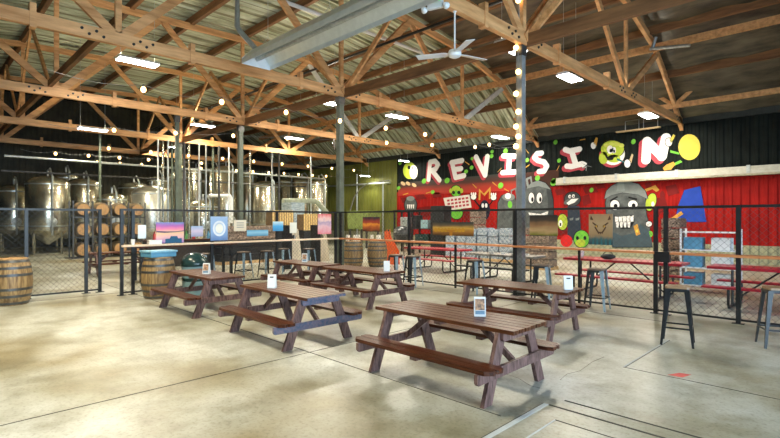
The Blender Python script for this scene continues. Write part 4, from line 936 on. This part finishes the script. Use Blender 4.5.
# green and tan figure right of the tank
ell('painted_hop', 650.5, 202, 5, 9, LIME, 2, rot=.3); ell('painted_eye', 652.5, 204, 1.6, 2.5, WHT, 3); ell('painted_glove', 648.5, 224, 3, 2.6, WHT, 3)
blob('painted_stick', [(640, 191), (655, 185), (659, 190), (656, 192), (652, 189), (642, 193)], ORG, 3); ell('painted_leaf', 650, 234, 2.4, 3, GRN, 3)
# blue coat at the right edge, and the hop with boots
blob('painted_coat', [(674, 222), (678, 205), (684, 190), (700, 186), (706, 222)], BLU, 2); blob('painted_ruler', [(668, 220), (681, 211), (683, 214), (670, 223)], ORG, 3)
for x, y in ((662, 195), (657, 213)): ell('painted_splat', x, y, 2.5, 4, DRD, 2)
ell('painted_hop', 689, 147, 11, 13, YEL, 2); blob('painted_arm', [(670, 150), (679, 152.5), (679, 154.5), (670, 152.5)], GRN, 4); ell('painted_glove', 668.5, 142, 3.4, 4, WHT, 4); blob('painted_stick', [(669, 140), (673, 134), (675, 135.5), (671, 143)], YEL, 4)
blob('painted_leg', [(680, 160), (682, 162), (673, 166), (671.5, 164)], GRN, 3); blob('painted_boot', [(662.5, 168), (666, 164.5), (670, 163), (673, 161.5), (675, 164), (671, 169.5), (664, 170.5)], ORG, 4)
# white header beam across the right half
hb = thing('header_beam', 'white weathered door track running along the painted wall below the letters', 'door track', (0, YF, 0))
xa, xb = xon(556.5, 24.3), xon(790, 24.3)
MB().box(xa, xb, -.36, -.06, 3.72, 4.02).build('track_box', mat('weathered white paint', (.50, .47, .38), .5, scale=2.5, stretch=(2, 1, 3), col2=(.62, .60, .53)), hb)
MB().box(xa, xb, -.40, -.05, 3.64, 3.72).build('track_lip', mat('stained cream paint', (.42, .37, .26), .5), hb)
for k in range(7): MB().box(xa+.4+k*2.6, xa+.52+k*2.6, -.38, -.05, 3.68, 4.06).build('bracket', GALV, hb)
# lamp shelf above the wall
ls = thing('lamp_bracket', 'wooden shelf with two wire lamp brackets above the painted wall', 'lamp bracket', (xon(637, 24.0), 24.1, 6.0))
MB().box(-.95, .95, -.12, .12, 0, .06).build('shelf_board', TAN, ls)
for x in (-.55, .25): MB().tube([(x, 0, .06), (x, 0, .5), (x+.6, 0, .5), (x+.6, 0, .06)], .02, 6).build('wire_hoop', GALV, ls)
# mirror disc near the post
md = thing('mirror', 'round convex mirror hanging beside the corner post', 'mirror', (-16.2, yon(334, -16.2), zat(145, -16.2, yon(334, -16.2))), -math.pi/4)
MB().lathe([(0, -.05), (.15, -.035), (.24, 0)], n=22, axis='y', caps=False).build('mirror_face', mat('mirror glass', (.6, .62, .55), .12, .9, var=.03), md); MB().lathe([(.24, -.01), (.255, 0), (.24, .03)], n=22, axis='y').build('rim', HOOP, md)

# ------------------------------------------------------------------ light, sky, camera
w = D.worlds.new('daylight'); SC.world = w; w.use_nodes = True; nt = w.node_tree
bgd = nt.nodes['Background']; bgd.inputs['Color'].default_value = (.58, .80, 1.0, 1); bgd.inputs['Strength'].default_value = 11
pl = D.lights.new('door_portal', 'AREA'); pl.shape = 'RECTANGLE'; pl.size = 15; pl.size_y = 5.2; pl.cycles.is_portal = True
po = D.objects.new('door_portal', pl); COL.objects.link(po); po.location = (XR+.1, 3, 2.6); po.rotation_euler = (math.pi/2, 0, math.pi/2)
cam = D.cameras.new('camera'); cam.sensor_width = 36; cam.lens = F/780*36; cam.clip_end = 200; cam.clip_start = .05
co = D.objects.new('camera', cam); COL.objects.link(co); co.location = (0, 0, EYE); co.rotation_euler = (math.pi/2, 0, math.pi/4)
SC.camera = co
vs = SC.view_settings; vs.view_transform = 'Standard'; vs.look = 'None'; vs.gamma = 1; vs.exposure = .16; vs.use_curve_mapping = False
SC.cycles.max_bounces = 7; SC.cycles.diffuse_bounces = 4; SC.cycles.glossy_bounces = 3; SC.cycles.use_denoising = True; SC.cycles.sample_clamp_indirect = 6
SC.cycles.caustics_reflective = False; SC.cycles.caustics_refractive = False
